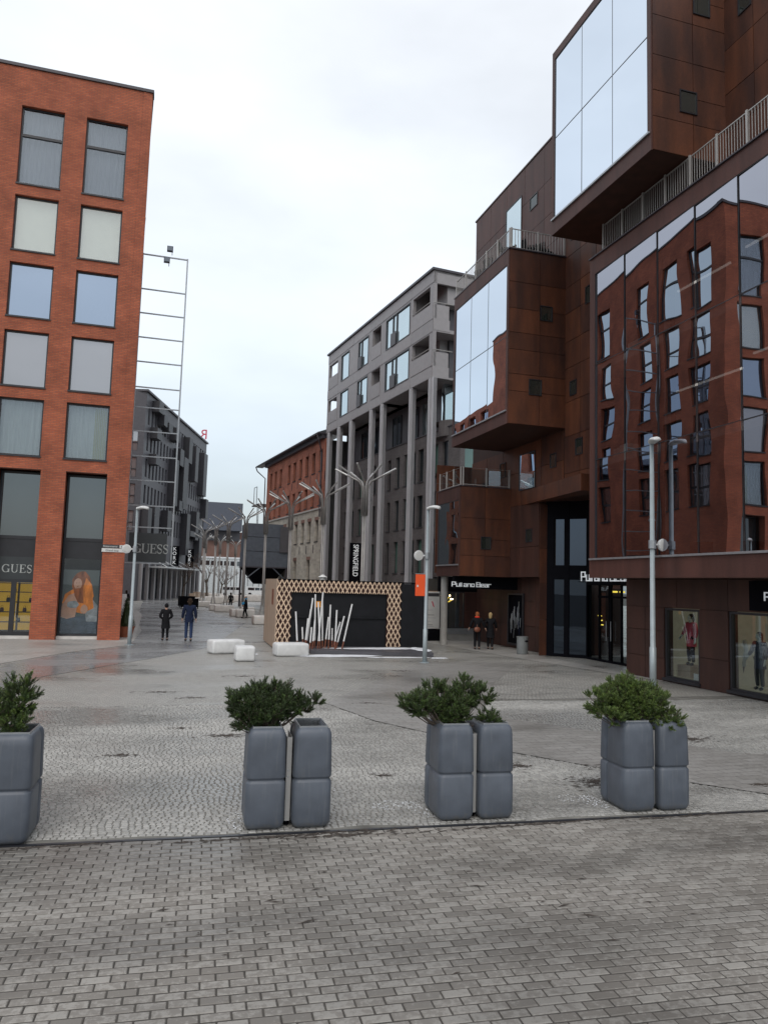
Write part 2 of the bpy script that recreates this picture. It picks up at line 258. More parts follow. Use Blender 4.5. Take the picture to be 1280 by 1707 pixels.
MT['navy'] = cm('navy_jacket', (.014, .020, .045)); MT['jeans'] = cm('blue_jeans', (.028, .045, .10)); MT['blackc'] = cm('black_cloth', (.012, .012, .014)); MT['skin'] = cm('skin', (.50, .30, .22), .6)
MT['hairb'] = cm('blond_hair', (.42, .30, .15)); MT['haird'] = cm('dark_hair', (.03, .02, .015)); MT['hairr'] = cm('red_hair', (.30, .10, .04)); MT['scarf'] = cm('red_scarf', (.75, .05, .03)); MT['blue'] = cm('blue_scarf', (.05, .30, .55)); MT['hairg'] = cm('grey_hair', (.40, .38, .35))
MT['paver'] = attrmat('paving_block', (.170, .156, .138), (.225, .208, .187), (.31, .295, .27))
MT['cobble'] = attrmat('granite_sett', (.245, .24, .225), (.335, .328, .308), (.38, .372, .35), wetlo=.2, rough=.6, rscale=.35)
MT['joint'] = mat('sand_joint', (.055, .05, .044), .95, var=.3, scale=4)
MT['joint2'] = mat('sett_joint', (.15, .145, .13), .9, var=.35, scale=3)
MT['far'] = settmat('distant_setts', (.40, .39, .36), (.31, .30, .28), (.17, .165, .15), stain=.72, wet=.17)
MT['slab'] = settmat('wet_dark_slabs', (.265, .265, .265), (.24, .24, .24), (.18, .178, .175), cell=5, cellx=.45, rough=.36, wet=.12, bump=.10, stain=.85, flat=True)
MT['slab2'] = settmat('smooth_grey_paving', (.285, .275, .26), (.235, .225, .21), (.14, .135, .125), cell=5, cellx=.4, rough=.55, wet=.28, bump=.2, stain=.75, flat=True)
MT['pale_pave'] = settmat('pale_pavement', (.40, .385, .36), (.35, .34, .32), (.25, .24, .22), cell=4, cellx=.4, rough=.55, wet=.3, bump=.2, stain=.75, flat=True)
# ---------------------------------------------------------------- helpers
WL = {}
def wloc(o): return WL.get(o.name, Vector((0, 0, 0))) if o else Vector((0, 0, 0))
def tag(o, label=None, cat=None, group=None, kind=None):
    if label: o['label'] = label
    if cat: o['category'] = cat
    if group: o['group'] = group
    if kind: o['kind'] = kind
    return o
def thing(name, label, cat, loc=(0, 0, 0), group=None):
    o = bpy.data.objects.new(name, None); COL.objects.link(o); o.location = loc; o.empty_display_size = .2
    WL[o.name] = Vector(loc); return tag(o, label, cat, group)
class Fr:
    """local frame: u along the wall, v up, w outwards"""
    def __init__(s, o=(0, 0, 0), u=(1, 0, 0), n=(0, -1, 0)):
        s.o = Vector(o); s.u = Vector(u).normalized(); s.n = Vector(n).normalized()
    def __call__(s, u, v, w=0): return s.o + s.u*u + s.n*w + Vector((0, 0, v))
WF = Fr((0, 0, 0), (1, 0, 0), (0, 1, 0))     # u=X v=Z w=Y
class MB:
    def __init__(s): s.v = []; s.f = []; s.mi = []; s.cur = 0
    def add(s, vs, fs):
        k = len(s.v); s.v += [tuple(p) for p in vs]
        for f in fs: s.f.append(tuple(i+k for i in f)); s.mi.append(s.cur)
        return s
    def box(s, fr, u0, u1, v0, v1, w0, w1):
        p = [fr(u, v, w) for w in (w0, w1) for v in (v0, v1) for u in (u0, u1)]
        return s.add(p, [(0, 1, 3, 2), (4, 6, 7, 5), (0, 4, 5, 1), (2, 3, 7, 6), (0, 2, 6, 4), (1, 5, 7, 3)])
    def abox(s, x0, x1, y0, y1, z0, z1): return s.box(WF, x0, x1, z0, z1, y0, y1)
    def quad(s, *p): return s.add(p, [tuple(range(len(p)))])
    def tube(s, pts, r, n=8, cap=True):
        pts = [Vector(p) for p in pts]; rs = r if isinstance(r, (list, tuple)) else [r]*len(pts); k = len(s.v); prev = None
        for i, p in enumerate(pts):
            d = (pts[min(i+1, len(pts)-1)] - pts[max(i-1, 0)]).normalized()
            if prev is None: a = d.orthogonal().normalized()
            else:
                a = prev - d*prev.dot(d)
                a = a.normalized() if a.length > 1e-6 else d.orthogonal().normalized()
            prev = a; b = d.cross(a)
            for j in range(n):
                t = 2*math.pi*j/n; s.v.append(tuple(p + (a*math.cos(t)+b*math.sin(t))*rs[i]))
        for i in range(len(pts)-1):
            for j in range(n):
                a0 = k+i*n+j; a1 = k+i*n+(j+1) % n; s.f.append((a0, a1, a1+n, a0+n)); s.mi.append(s.cur)
        if cap:
            s.f.append(tuple(k+j for j in range(n))[::-1]); s.f.append(tuple(k+(len(pts)-1)*n+j for j in range(n))); s.mi += [s.cur]*2
        return s
    def lathe(s, c, prof, n=16):
        c = Vector(c); k = len(s.v)
        for r, z in prof:
            for j in range(n):
                t = 2*math.pi*j/n; s.v.append((c.x+r*math.cos(t), c.y+r*math.sin(t), c.z+z))
        for i in range(len(prof)-1):
            for j in range(n):
                a0 = k+i*n+j; a1 = k+i*n+(j+1) % n; s.f.append((a0, a1, a1+n, a0+n)); s.mi.append(s.cur)
        s.f.append(tuple(k+j for j in range(n))[::-1]); s.f.append(tuple(k+(len(prof)-1)*n+j for j in range(n))); s.mi += [s.cur]*2
        return s
    def ball(s, c, rx, ry=None, rz=None, n=10, m=6):
        ry = ry or rx; rz = rz or rx; c = Vector(c); k = len(s.v)
        for i in range(m+1):
            ph = math.pi*i/m
            for j in range(n):
                t = 2*math.pi*j/n; s.v.append((c.x+rx*math.sin(ph)*math.cos(t), c.y+ry*math.sin(ph)*math.sin(t), c.z-rz*math.cos(ph)))
        for i in range(m):
            for j in range(n):
                a0 = k+i*n+j; a1 = k+i*n+(j+1) % n; s.f.append((a0, a1, a1+n, a0+n)); s.mi.append(s.cur)
        return s
    def holes(s, fr, U0, U1, V0, V1, holes, t, depth=None):
        """wall plate with real openings; front face at w=0, thickness t"""
        us = sorted({U0, U1} | {a for h in holes for a in h[:2] if U0 < a < U1}); vs = sorted({V0, V1} | {a for h in holes for a in h[2:4] if V0 < a < V1})
        def solid(i, j):
            if i < 0 or j < 0 or i >= len(us)-1 or j >= len(vs)-1: return False
            a = (us[i]+us[i+1])/2; b = (vs[j]+vs[j+1])/2
            return not any(h[0] < a < h[1] and h[2] < b < h[3] for h in holes)
        for i in range(len(us)-1):
            for j in range(len(vs)-1):
                if not solid(i, j): continue
                a, b, c, d = us[i], us[i+1], vs[j], vs[j+1]
                s.quad(fr(a, c), fr(b, c), fr(b, d), fr(a, d)); s.quad(fr(a, c, -t), fr(a, d, -t), fr(b, d, -t), fr(b, c, -t))
                if not solid(i-1, j): s.quad(fr(a, c), fr(a, d), fr(a, d, -t), fr(a, c, -t))
                if not solid(i+1, j): s.quad(fr(b, c), fr(b, c, -t), fr(b, d, -t), fr(b, d))
                if not solid(i, j-1): s.quad(fr(a, c), fr(a, c, -t), fr(b, c, -t), fr(b, c))
                if not solid(i, j+1): s.quad(fr(a, d), fr(b, d), fr(b, d, -t), fr(a, d, -t))
        return s
    def ring(s, fr, u0, u1, v0, v1, b, w0, w1):
        s.box(fr, u0, u1, v0, v0+b, w0, w1); s.box(fr, u0, u1, v1-b, v1, w0, w1)
        s.box(fr, u0, u0+b, v0+b, v1-b, w0, w1); s.box(fr, u1-b, u1, v0+b, v1-b, w0, w1); return s
    def build(s, name, m, parent=None, smooth=False, label=None, kind=None, origin=None):
        me = bpy.data.meshes.new(name); pw = wloc(parent)
        if parent is None and origin is None and s.v:
            a = np.array(s.v); origin = ((a[:, 0].min()+a[:, 0].max())/2, (a[:, 1].min()+a[:, 1].max())/2, a[:, 2].min())
        org = Vector(origin) if origin is not None else pw
        v = np.array(s.v, float) - np.array(org)
        me.from_pydata(v.tolist(), [], s.f)
        ms = m if isinstance(m, (list, tuple)) else [m]
        for q in ms: me.materials.append(MT[q] if isinstance(q, str) else q)
        if len(ms) > 1: me.polygons.foreach_set('material_index', s.mi)
        if smooth: me.polygons.foreach_set('use_smooth', [True]*len(me.polygons))
        me.update()
        o = bpy.data.objects.new(name, me); COL.objects.link(o)
        if parent: o.parent = parent; o.location = org-pw
        else: o.location = org
        WL[o.name] = org.copy()
        if label: o['label'] = label
        if kind: o['kind'] = kind
        return o
def B(name, m, parent, fr, *b, **k): return MB().box(fr, *b).build(name, m, parent, **k)
def AB(name, m, parent, *b, **k): return MB().abox(*b).build(name, m, parent, **k)
def share(name, src, parent, loc):
    o = bpy.data.objects.new(name, src); COL.objects.link(o); o.parent = parent; o.location = Vector(loc)-wloc(parent); WL[o.name] = Vector(loc); return o
def text(s, size, m, parent, fr, u, v, w, name='lettering', extrude=.01, align='LEFT', rot=0, sx=1, spacing=1, bold=0):
    c = bpy.data.curves.new(name, 'FONT'); c.body = s; c.size = size; c.extrude = extrude; c.align_x = align; c.space_character = spacing; c.offset = bold
    t = bpy.data.objects.new('tmp', c); COL.objects.link(t); bpy.context.view_layer.update()
    me = bpy.data.meshes.new_from_object(t.evaluated_get(bpy.context.evaluated_depsgraph_get())); bpy.data.objects.remove(t)
    ca, sa = math.cos(rot), math.sin(rot); mb = MB()
    vs = []
    for p in me.vertices:
        a, b = p.co.x*sx, p.co.y; vs.append(fr(u + a*ca - b*sa, v + a*sa + b*ca, w + p.co.z))
    mb.add(vs, [tuple(f.vertices) for f in me.polygons]); return mb.build(name, m, parent)
def panels(fr, us, vs, parent, m, t=.03, gap=.02, name='cladding_panel', w0=.002, skip=None):
    for i in range(len(us)-1):
        for j in range(len(vs)-1):
            if skip and skip((us[i]+us[i+1])/2, (vs[j]+vs[j+1])/2): continue
            B(name, m, parent, fr, us[i]+gap/2, us[i+1]-gap/2, vs[j]+gap/2, vs[j+1]-gap/2, w0, w0+t+random.uniform(0, .006))
def lin(a, b, n): return [a+(b-a)*i/n for i in range(n+1)]
def smallwin(fr, u0, u1, v0, v1, parent, w0=.035, pane='gsmall'):
    """corten-wall window: a proud frame with the pane set back in it"""
    f = MB().ring(fr, u0, u1, v0, v1, .035, w0-.03, w0+.03); f.box(fr, u0+.03, u1-.03, v0+.03, v1-.03, w0-.035, w0-.03)
    o = f.build('window', 'frame', parent); B('pane', pane, o, fr, u0+.036, u1-.036, v0+.036, v1-.036, w0-.002, w0+.004)
    return o

def serif(s, fr, u, v, w, h, parent, m, gap=.16, t=.012):
    """roman capitals with thick and thin strokes, built as ribbons"""
    def arc(cx, cz, rx, rz, a0, a1, w0, w1, n=14):
        out = []
        for i in range(n+1):
            q = i/n; a = R(a0+(a1-a0)*q); out.append((cx+rx*math.cos(a), cz+rz*math.sin(a), w0+(w1-w0)*abs(math.cos(a))))
        return out
    K, T = .15, .055
    G_ = {'G': (.86, [arc(.46, .5, .38, .46, 48, 312, T, K), [(.74, .16, T), (.80, .22, T)], [(.76, .05, K), (.76, .42, K)], [(.60, .42, T), (.90, .42, T)], [(.76, .72, T), (.76, .95, T)]]),
          'U': (.86, [[(.18, .98, K), (.18, .35, K)], arc(.45, .33, .27, .31, 180, 360, T, K*.8), [(.72, .33, T), (.72, .98, T)], [(.03, .97, T), (.33, .97, T)], [(.60, .97, T), (.84, .97, T)]]),
          'E': (.72, [[(.18, .0, K), (.18, 1.0, K)], [(.04, .97, T), (.64, .97, T)], [(.04, .03, T), (.68, .03, T)], [(.18, .52, T), (.5, .52, T)], [(.64, .78, T), (.64, .99, T)], [(.67, .0, T), (.67, .24, T)], [(.5, .40, T), (.5, .64, T)]]),
          'S': (.62, [arc(.30, .73, .21, .23, 40, 200, T, K*.7)+[(.16, .60, K*.9), (.30, .51, K), (.44, .42, K)]+arc(.30, .27, .21, .24, 20, -140, K*.9, T), [(.49, .72, T), (.49, .96, T)], [(.08, .04, T), (.08, .30, T)]])}
    x = u
    for ch in s:
        wd, rib = G_[ch]; mb = MB()
        for i, P_ in enumerate(rib):
            L_, R_ = [], []
            for k, (a, b, q) in enumerate(P_):
                a0, b0 = P_[max(k-1, 0)][:2]; a1, b1 = P_[min(k+1, len(P_)-1)][:2]; dx, dz = a1-a0, b1-b0; l = math.hypot(dx, dz) or 1; nx, nz = -dz/l*q/2, dx/l*q/2
                L_.append((a+nx, b+nz)); R_.append((a-nx, b-nz))
            n = len(P_); d = w+t+.0006*i
            mb.add([fr(x+a*h, v+b*h, d) for a, b in L_+R_]+[fr(x+a*h, v+b*h, w) for a, b in L_+R_], [(k, k+1, n+k+1, n+k) for k in range(n-1)]+[(2*n+k, k, k+1, 2*n+k+1) for k in range(n-1)]+[(n+k, 3*n+k, 3*n+k+1, n+k+1) for k in range(n-1)])
        mb.build('letter', m, parent); x += h*(wd+gap)
    return x
# ================================================================ ground
A = R(-3.33); e1 = Vector((math.cos(A), math.sin(A), 0)); e2 = Vector((-math.sin(A), math.cos(A), 0)); PO = Vector((-1.38, 8.76, 0))
g = MB(); g.quad((-600, -200, -.035), (600, -200, -.035), (600, 900, -.035), (-600, 900, -.035)).build('ground', 'joint', None, kind='structure', origin=(0, 0, 0))
# street and square beyond the near setts
FAR_Y = 17.5
MB().quad((-60, FAR_Y, -.004), (90, FAR_Y, -.004), (90, 260, -.004), (-60, 260, -.004)).build('square', 'far', None, kind='structure', origin=(0, 30, 0))
def sheet(name, m, pts, z=.003):
    mb = MB(); mb.add([(x, y, z) for x, y in pts], [tuple(range(len(pts)))]); return mb.build(name, m, None, kind='structure', origin=(pts[0][0], pts[0][1], 0))
BAND_A = [(-9, 15.6), (-3.14, 19.2), (-2.97, 22.48), (-.08, 27.6), (2.11, 31.96), (3.2, 37), (5.6, 50), (5.2, 60), (3.6, 80), (2.2, 110), (-1.5, 110), (-1.2, 60), (-.6, 42), (-.93, 32.66), (-2.79, 29.75), (-4.41, 25.62), (-9, 21.5)]
sheet('wet_street', 'slab', BAND_A)
BAND_B = [(4.4, 15.1), (5.96, 11.87), (6.63, 10.9), (7.2, 10.1), (9.5, 7.6), (15, 4), (15, 9), (9.9, 11.2), (7.19, 15.19), (7.4, 16.37), (9.45, 20.38), (13.28, 26.2), (9.3, 26.3), (6.65, 21.93), (3.9, 17.4)]
sheet('dark_paving_band', 'slab2', BAND_B, .004)
sheet('shop_pavement', 'pale_pave', [(15.45, 20), (15.45, 28.8), (16.1, 36.9), (19, 37), (19, 46), (12.9, 46), (12.9, 35), (13.9, 28), (14.7, 23.5)], .006)
sheet('left_pavement', 'pale_pave', [(-16, 24), (-4.6, 25.7), (-2.9, 29.9), (-1.1, 32.8), (-.8, 35.5), (-.9, 60), (-3, 95), (-16, 95)], .006)
def inpoly(x, y, P):
    c = False; j = len(P)-1
    for i in range(len(P)):
        if (P[i][1] > y) != (P[j][1] > y) and x < (P[j][0]-P[i][0])*(y-P[i][1])/(P[j][1]-P[i][1])+P[i][0]: c = not c
        j = i
    return c
def block_arrays(cx, cy, ang, lx, ly, z, h, cham):
    """one chamfered block: 12 vertices, 9 quads"""
    ca, sa = math.cos(ang), math.sin(ang); out = []
    for dz, k in ((-h, 0), (-cham, 0), (0, cham)):
        for sx_, sy_ in ((-1, -1), (1, -1), (1, 1), (-1, 1)):
            a = sx_*(lx/2-k); b = sy_*(ly/2-k); out.append((cx+a*ca-b*sa, cy+a*sa+b*ca, z+dz))
    return out
BF = [(0, 1, 5, 4), (1, 2, 6, 5), (2, 3, 7, 6), (3, 0, 4, 7), (4, 5, 9, 8), (5, 6, 10, 9), (6, 7, 11, 10), (7, 4, 8, 11), (8, 9, 10, 11)]
def tinted(me, vals):
    a = me.attributes.new('tint', 'FLOAT', 'POINT'); a.data.foreach_set('value', np.repeat(np.array(vals, dtype=np.float32), 12))
def bulk(name, blocks, tints, m, parent, label=None):
    V = []; F = []
    for i, b in enumerate(blocks): V += b; F += [tuple(q+12*i for q in f) for f in BF]
    me = bpy.data.meshes.new(name); me.from_pydata(V, [], F); me.materials.append(MT[m]); tinted(me, tints); me.update()
    o = bpy.data.objects.new(name, me); COL.objects.link(o); o['kind'] = 'stuff'
    if parent: o.parent = parent
    if label: o['label'] = label
    return o
# foreground block paving: rows parallel to the edge strip
pav = MB().add([tuple(PO+e1*a+e2*b+Vector((0, 0, -.006))) for a, b in ((-8, -9), (14, -9), (14, -.06), (-8, -.06))], [(0, 1, 2, 3)]).build('block_paving', 'joint', None, kind='structure', origin=(0, 0, 0))
variants = []
for i in range(14):
    me = bpy.data.meshes.new('paver'); me.from_pydata(block_arrays(0, 0, A, .189, .084, 0, .03, .006), [], BF); me.materials.append(MT['paver']); tinted(me, [i/13]); variants.append(me)
cells = []
for r_ in range(-62, 0):
    off = (.1 if r_ % 2 else 0) + random.uniform(-.006, .006)
    for c_ in range(-30, 60):
        u = c_*.2+off; v = (r_+.5)*.0995-.07
        p = PO+e1*u+e2*v
        if p.y < 2.6 or p.x < -.42*p.y-.6 or p.x > 1.0*p.y+.9: continue
        t = min(1, max(0, random.gauss(.5, .22)))
        cells.append((p, t))
def screen(p): q = p-Vector((0, 0, 2.75)); d = q.dot(Fv); return q.dot(Rv)/d, q.dot(Uv)/d, d
inview = []; rest = []
for p, t in cells:
    a, b, d = screen(p)
    (inview if abs(a) < .508 and abs(b) < .677 else rest).append((p, t, d))
inview.sort(key=lambda k: k[2]); 
for p, t, d in inview[:300]:
    o = bpy.data.objects.new('paver', variants[int(t*13)]); COL.objects.link(o); o.parent = pav
    o.location = (p.x, p.y, random.uniform(-.002, .002)); o.rotation_euler = (random.gauss(0, .008), random.gauss(0, .008), random.gauss(0, .006))
bulk('paver', [block_arrays(p.x, p.y, A+random.gauss(0, .006), .189, .084, random.uniform(-.002, .002), .03, .005) for p, t, d in inview[300:]+rest], [t for p, t, d in inview[300:]+rest], 'paver', pav)
# edge strip between blocks and setts
MB().add([tuple(PO+e1*a+e2*b+Vector((0, 0, z))) for z in (-.03, .002) for a, b in ((-8, -.055), (14, -.055), (14, -.005), (-8, -.005))], [(4, 5, 6, 7), (0, 1, 5, 4), (2, 3, 7, 6)]).build('edge_strip', 'frame', None, kind='structure', origin=(0, 8.7, 0))
# near setts laid in wavy courses
sb = []; st = []
row = 0; y = .05
while y < FAR_Y-8.4:
    dy = random.uniform(.072, .082); u = -7.0+random.uniform(0, .1)
    while u < 20:
        lx = random.uniform(.062, .094)
        yy = y + .05*math.sin(u*2.1)+.03*math.sin(u*5.3+row*.05)
        if yy > -.0:
            p = PO+e1*(u+lx/2)+e2*(yy+.05)
            if -.40*p.y-.4 < p.x < .98*p.y+.8 and p.y < FAR_Y and p.x < 15.4 and not inpoly(p.x, p.y, BAND_B):
                big = p.y < 13
                sb.append(block_arrays(p.x, p.y, A+math.cos(u*2.1)*.1+random.gauss(0, .05), lx-random.uniform(.006, .011), dy-random.uniform(.006, .011), random.uniform(-.005, .003), .03, .009)); st.append(min(1, max(0, random.gauss(.5, .25))))
        u += lx
    y += dy; row += 1
setts = MB().add([(-8, 8, -.010), (16, 7, -.010), (16, FAR_Y, -.010), (-8, FAR_Y, -.010)], [(0, 1, 2, 3)]).build('sett_paving', 'joint2', None, kind='structure', origin=(0, 0, 0))
bulk('granite_sett', sb, st, 'cobble', setts)
# ================================================================ left brick building
LB = thing('brick_building', 'orange-red brick building with dark framed windows and a clothes shop, at the left edge', 'building', (-6, 40, 0))
FL = Fr((-1.43, 35.6, 0), (-1, 0, 0), (0, -1, 0))      # u runs left from the corner
rows = [(20.15, 23.82), (17.08, 19.63), (14.07, 16.53), (10.96, 13.45), (7.91, 10.43)]
cols = [(1.0+2.73*k, 2.8+2.73*k) for k in range(5)]
hs = [(a, b, c, d) for a, b in cols for c, d in rows] + [(.93+2.73*k, 2.64+2.73*k, -.02, 7.34) for k in range(5)]
LE = Fr((-1.43, 35.6, 0), (-1.47, 27.4, 0), (27.4, 1.47, 0))
wm = MB().holes(FL, 0, 15, -.02, 25.6, hs, .45)
ecols = [(1.5, 3.1), (4.2, 5.8), (7.4, 9.0), (13, 14.6), (17, 18.6), (22, 23.6)]
wm.holes(LE, .001, 27.4, -.02, 25.6, [(a, b, c, d) for a, b in ecols for c, d in rows], .4)
wm.quad((-16.4, 35.7, 25.3), (-1.6, 35.7, 25.3), (-3, 62.9, 25.3), (-16.4, 62.9, 25.3)); wm.quad((-3, 63, 0), (-16.4, 63, 0), (-16.4, 63, 25.6), (-3, 63, 25.6)); wm.quad((-16.4, 35.61, 0), (-16.4, 35.61, 25.6), (-16.4, 63, 25.6), (-16.4, 63, 0))
wm.build('wall', 'brick', LB)
B('roof_coping', 'coping', LB, FL, -.06, 15.1, 25.6, 25.74, -.5, .07); B('roof_coping', 'coping', LB, LE, .08, 27.5, 25.6, 25.735, -.5, .07)
AXW = Fr((-3.0, 63.02, 0), (-.6, 13, 0), (13, .6, 0))
AX = MB().holes(AXW, 0, 13, 0, 20, [(a, a+1.6, c, c+2.5) for a in (1.5, 4.5, 7.5, 10.5) for c in (4.9, 7.95, 11.0, 14.1, 17.1)], .4); AX.quad((-3, 63.03, 20), (-16, 63.03, 20), (-16, 76, 20), (-3.6, 76, 20)); AX.quad((-3.6, 76, 0), (-16, 76, 0), (-16, 76, 20), (-3.6, 76, 20))
AX.build('rear_wing_wall', 'brick', LB)
for a in (1.5, 4.5, 7.5, 10.5):
    for c in (4.9, 7.95, 11.0, 14.1, 17.1): B('rear_window', 'gskyblue', LB, AXW, a, a+1.6, c, c+2.5, -.3, -.25)
def win(fr, u0, u1, v0, v1, parent, style, dp=.16, trans=None, name='window'):
    f = MB().ring(fr, u0+.005, u1-.005, v0+.005, v1-.005, .07, -dp-.09, -dp)
    f.box(fr, u0-.02, u1+.02, v0-.05, v0+.02, -dp, .05)
    if trans: f.box(fr, u0+.075, u1-.075, trans-.06, trans+.06, -dp-.08, -dp+.01)
    o = f.build(name, 'frame', parent)
    B('pane', style[0], o, fr, u0+.075, u1-.075, v0+.075, v1-.075, -dp-.06, -dp-.045)
    if style[1]:
        mb = MB(); n = 28; ua, ub = u0-.1, u1+.1
        if style[1] in ('cream',): mb.quad(fr(ua, v0-.1, -dp-.24), fr(ub, v0-.1, -dp-.24), fr(ub, v1+.1, -dp-.24), fr(ua, v1+.1, -dp-.24))
        else:
            for i in range(n):
                a = ua+(ub-ua)*i/n; b = ua+(ub-ua)*(i+1)/n; wa = -dp-.25+.02*math.sin(i*1.9); wb = -dp-.25+.02*math.sin((i+1)*1.9)
                mb.quad(fr(a, v0-.1, wa), fr(b, v0-.1, wb), fr(b, v1+.1, wb), fr(a, v1+.1, wa))
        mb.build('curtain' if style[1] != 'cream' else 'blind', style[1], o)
    return o
sty = [('gwin', 'curtain'), ('gwin', 'cream'), ('gskyblue', None), ('ggrey', None), ('gwin', 'curtain_pale')]
for i, (a, b) in enumerate(cols):
    for j, (c, d) in enumerate(rows):
        w_ = win(FL, a, b, c, d, LB, sty[j], trans=22.5 if j == 0 else None)
        if i == 0 and j == 4:
            mb = MB()
            for q in range(7): mb.box(FL, a+.12+.075*q, a+.175+.075*q, c+.09, d-.09, -.40, -.36+.02*(q % 2))
            mb.build('curtain', 'curtain_green', w_)
for a, b in ecols:
    for j, (c, d) in enumerate(rows): win(LE, a, b, c, d, LB, [('gpale', None), ('gpale', None), ('gskyblue', None), ('gskyblue', None), ('ggrey', None)][j], trans=22.5 if j == 0 else c+1.2)
# shop front
for k in range(5):
    a, b = .93+2.73*k, 2.64+2.73*k; D = -.75
    fr = MB().ring(FL, a+.01, b-.01, .12, 7.3, .09, D-.1, D); fr.box(FL, a+.1, b-.1, 4.32, 4.46, D-.08, D+.02); fr.box(FL, a+.1, b-.1, 3.53, 4.32, D-.06, D-.01)
    if k >= 1:
        fr.box(FL, a+.1, b-.1, 2.42, 2.56, D-.08, D+.01); fr.box(FL, (a+b)/2-.10, (a+b)/2+.10, .2, 2.42, D-.08, D+.02)
        fr.box(FL, a+.1, b-.1, .2, .3, D-.08, D+.01)
    s = fr.build('shopfront', 'frame', LB)
    B('pane', 'gshopup', s, FL, a+.1, b-.1, 4.46, 7.2, D-.06, D-.045)
    B('step', 'concrete', s, FL, a+.0, b-.0, 0, .12, D-.3, D+.35)
    if k >= 1:
        B('fascia', 'guessboard', s, FL, a+.1, b-.1, 2.56, 3.53, D-.05, D+.0)
        B('door_leaf', 'gtransp', s, FL, a+.1, (a+b)/2-.10, .3, 2.42, D-.05, D-.03); B('door_leaf', 'gtransp', s, FL, (a+b)/2+.10, b-.1, .3, 2.42, D-.05, D-.03)
        MB().tube([FL((a+b)/2-.17, .9, D+.05), FL((a+b)/2-.17, 1.5, D+.05)], .015, 6).build('handle', 'steel', s)
    else:
        B('pane', 'gclear', s, FL, a+.1, b-.1, .2, 3.53, D-.05, D-.035)
# room behind the shop windows
rm = MB().quad(FL(-.0+.5, 0.05, -3.3), FL(14, .05, -3.3), FL(14, 4.3, -3.3), FL(.5, 4.3, -3.3)); rm.quad(FL(.5, .06, -.9), FL(14, .06, -.9), FL(14, .06, -3.3), FL(.5, .06, -3.3)); rm.quad(FL(.5, 4.3, -.9), FL(14, 4.3, -.9), FL(14, 4.3, -3.3), FL(.5, 4.3, -3.3))
rm.build('shop_interior', 'roomdark', LB)
serif('GUESS', Fr((-1.43, 35.6, 0), (1, 0, 0), (0, -1, 0)), -5.04, 2.84, -.74, .36, LB, 'letters_grey', gap=.11)
# lit yellow shelving seen through the doors
sh = thing('shelf_unit', 'lit yellow wall shelves with handbags behind the shop doors at the left edge', 'shelves', (-5.6, 37.9, 0))
m_ = MB()
for x0, x1 in ((-7.0, -6.05), (-5.95, -4.9)):
    m_.abox(x0, x1, 38.1, 38.15, .25, 2.6)
m_.build('back_panel', 'shelf_yellow', sh)
m_ = MB()
for z in (.6, 1.05, 1.5, 1.95, 2.35): m_.abox(-7.0, -4.9, 37.75, 38.1, z, z+.035)
m_.build('shelf', 'frame', sh)
for i in range(9):
    x = -6.85+.235*i; z = (.635, 1.085, 1.535, 1.985)[i % 4]
    bg_ = thing('handbag', ['black handbag farthest left on the lowest lit shelf', 'brown handbag on the second lit shelf, left end', 'black handbag on the third lit shelf, left part', 'brown handbag on the top lit shelf, left of the door post', 'black handbag in the middle of the lowest lit shelf', 'brown handbag in the middle of the second lit shelf', 'black handbag on the third lit shelf, right part', 'brown handbag at the right of the top lit shelf', 'black handbag at the right end of the lowest lit shelf'][i] , 'handbag', (x, 37.9, z), 'handbags on the lit yellow shelves')
    MB().lathe((x, 37.9, z), [(.075, 0), (.09, .06), (.07, .16), (.03, .18)], 8).build('body', ['blackc', 'bag'][i % 2], bg_)
    MB().tube([(x-.05, 37.9, z+.16), (x-.03, 37.9, z+.26), (x+.03, 37.9, z+.26), (x+.05, 37.9, z+.16)], .008, 5).build('handle', 'blackc', bg_)
# poster in the first window: a generic fashion picture, flat print
po = thing('window_poster', 'large poster of a figure with long orange hair in the shop window', 'poster', (-3.2, 36.5, .2))
MT['pp_bg'] = mat('poster_sky', (.10, .12, .12), .5, var=.2, scale=.8); MT['pp_sk'] = mat('poster_skin', (.60, .34, .24), .5, var=.2); MT['pp_h'] = mat('poster_hair', (.34, .10, .03), .5, var=.5, scale=5, stretch=(1, 1, .3)); MT['pp_h2'] = mat('poster_orange', (.85, .26, .04), .5, var=.35, scale=6, stretch=(1, 1, .3))
MT['pp_d'] = mat('poster_denim', (.05, .07, .10), .5, var=.4, scale=3); MT['pp_w'] = mat('poster_pale', (.34, .36, .38), .5, var=.35, scale=5)
PX = Fr((-4.02, 36.55, 0), (1, 0, 0), (0, -1, 0))
def shape(name, m, pts, w): MB().add([PX(x, z, w) for x, z in pts], [tuple(range(len(pts)))]).build(name, m, po)
MB().box(PX, .0, 1.62, .22, 3.05, -.01, 0).build('print', 'pp_bg', po)
def blob(cx, cz, rx, rz, n=18, j=.0): return [(cx+rx*math.cos(2*math.pi*i/n)*(1+random.uniform(-j, j)), cz+rz*math.sin(2*math.pi*i/n)*(1+random.uniform(-j, j))) for i in range(n)]
shape('print', 'pp_d', [(0, .22), (1.62, .22), (1.62, .85), (1.1, 1.0), (.5, .95), (0, 1.05)], .002)
shape('print', 'pp_w', [(1.1, .75), (1.6, .75), (1.6, 1.4), (1.3, 1.75), (1.0, 1.3)], .003)
shape('print', 'pp_h2', [(.05, 1.55), (.15, 1.95), (.5, 2.2), (.95, 2.2), (1.3, 1.9), (1.38, 1.35), (.9, 1.1), (.5, 1.2)], .004)
shape('print', 'pp_sk', [(.0, .95), (.05, 1.45), (.3, 1.9), (.62, 2.05), (.7, 1.5), (.62, .95), (.3, .85)], .006)
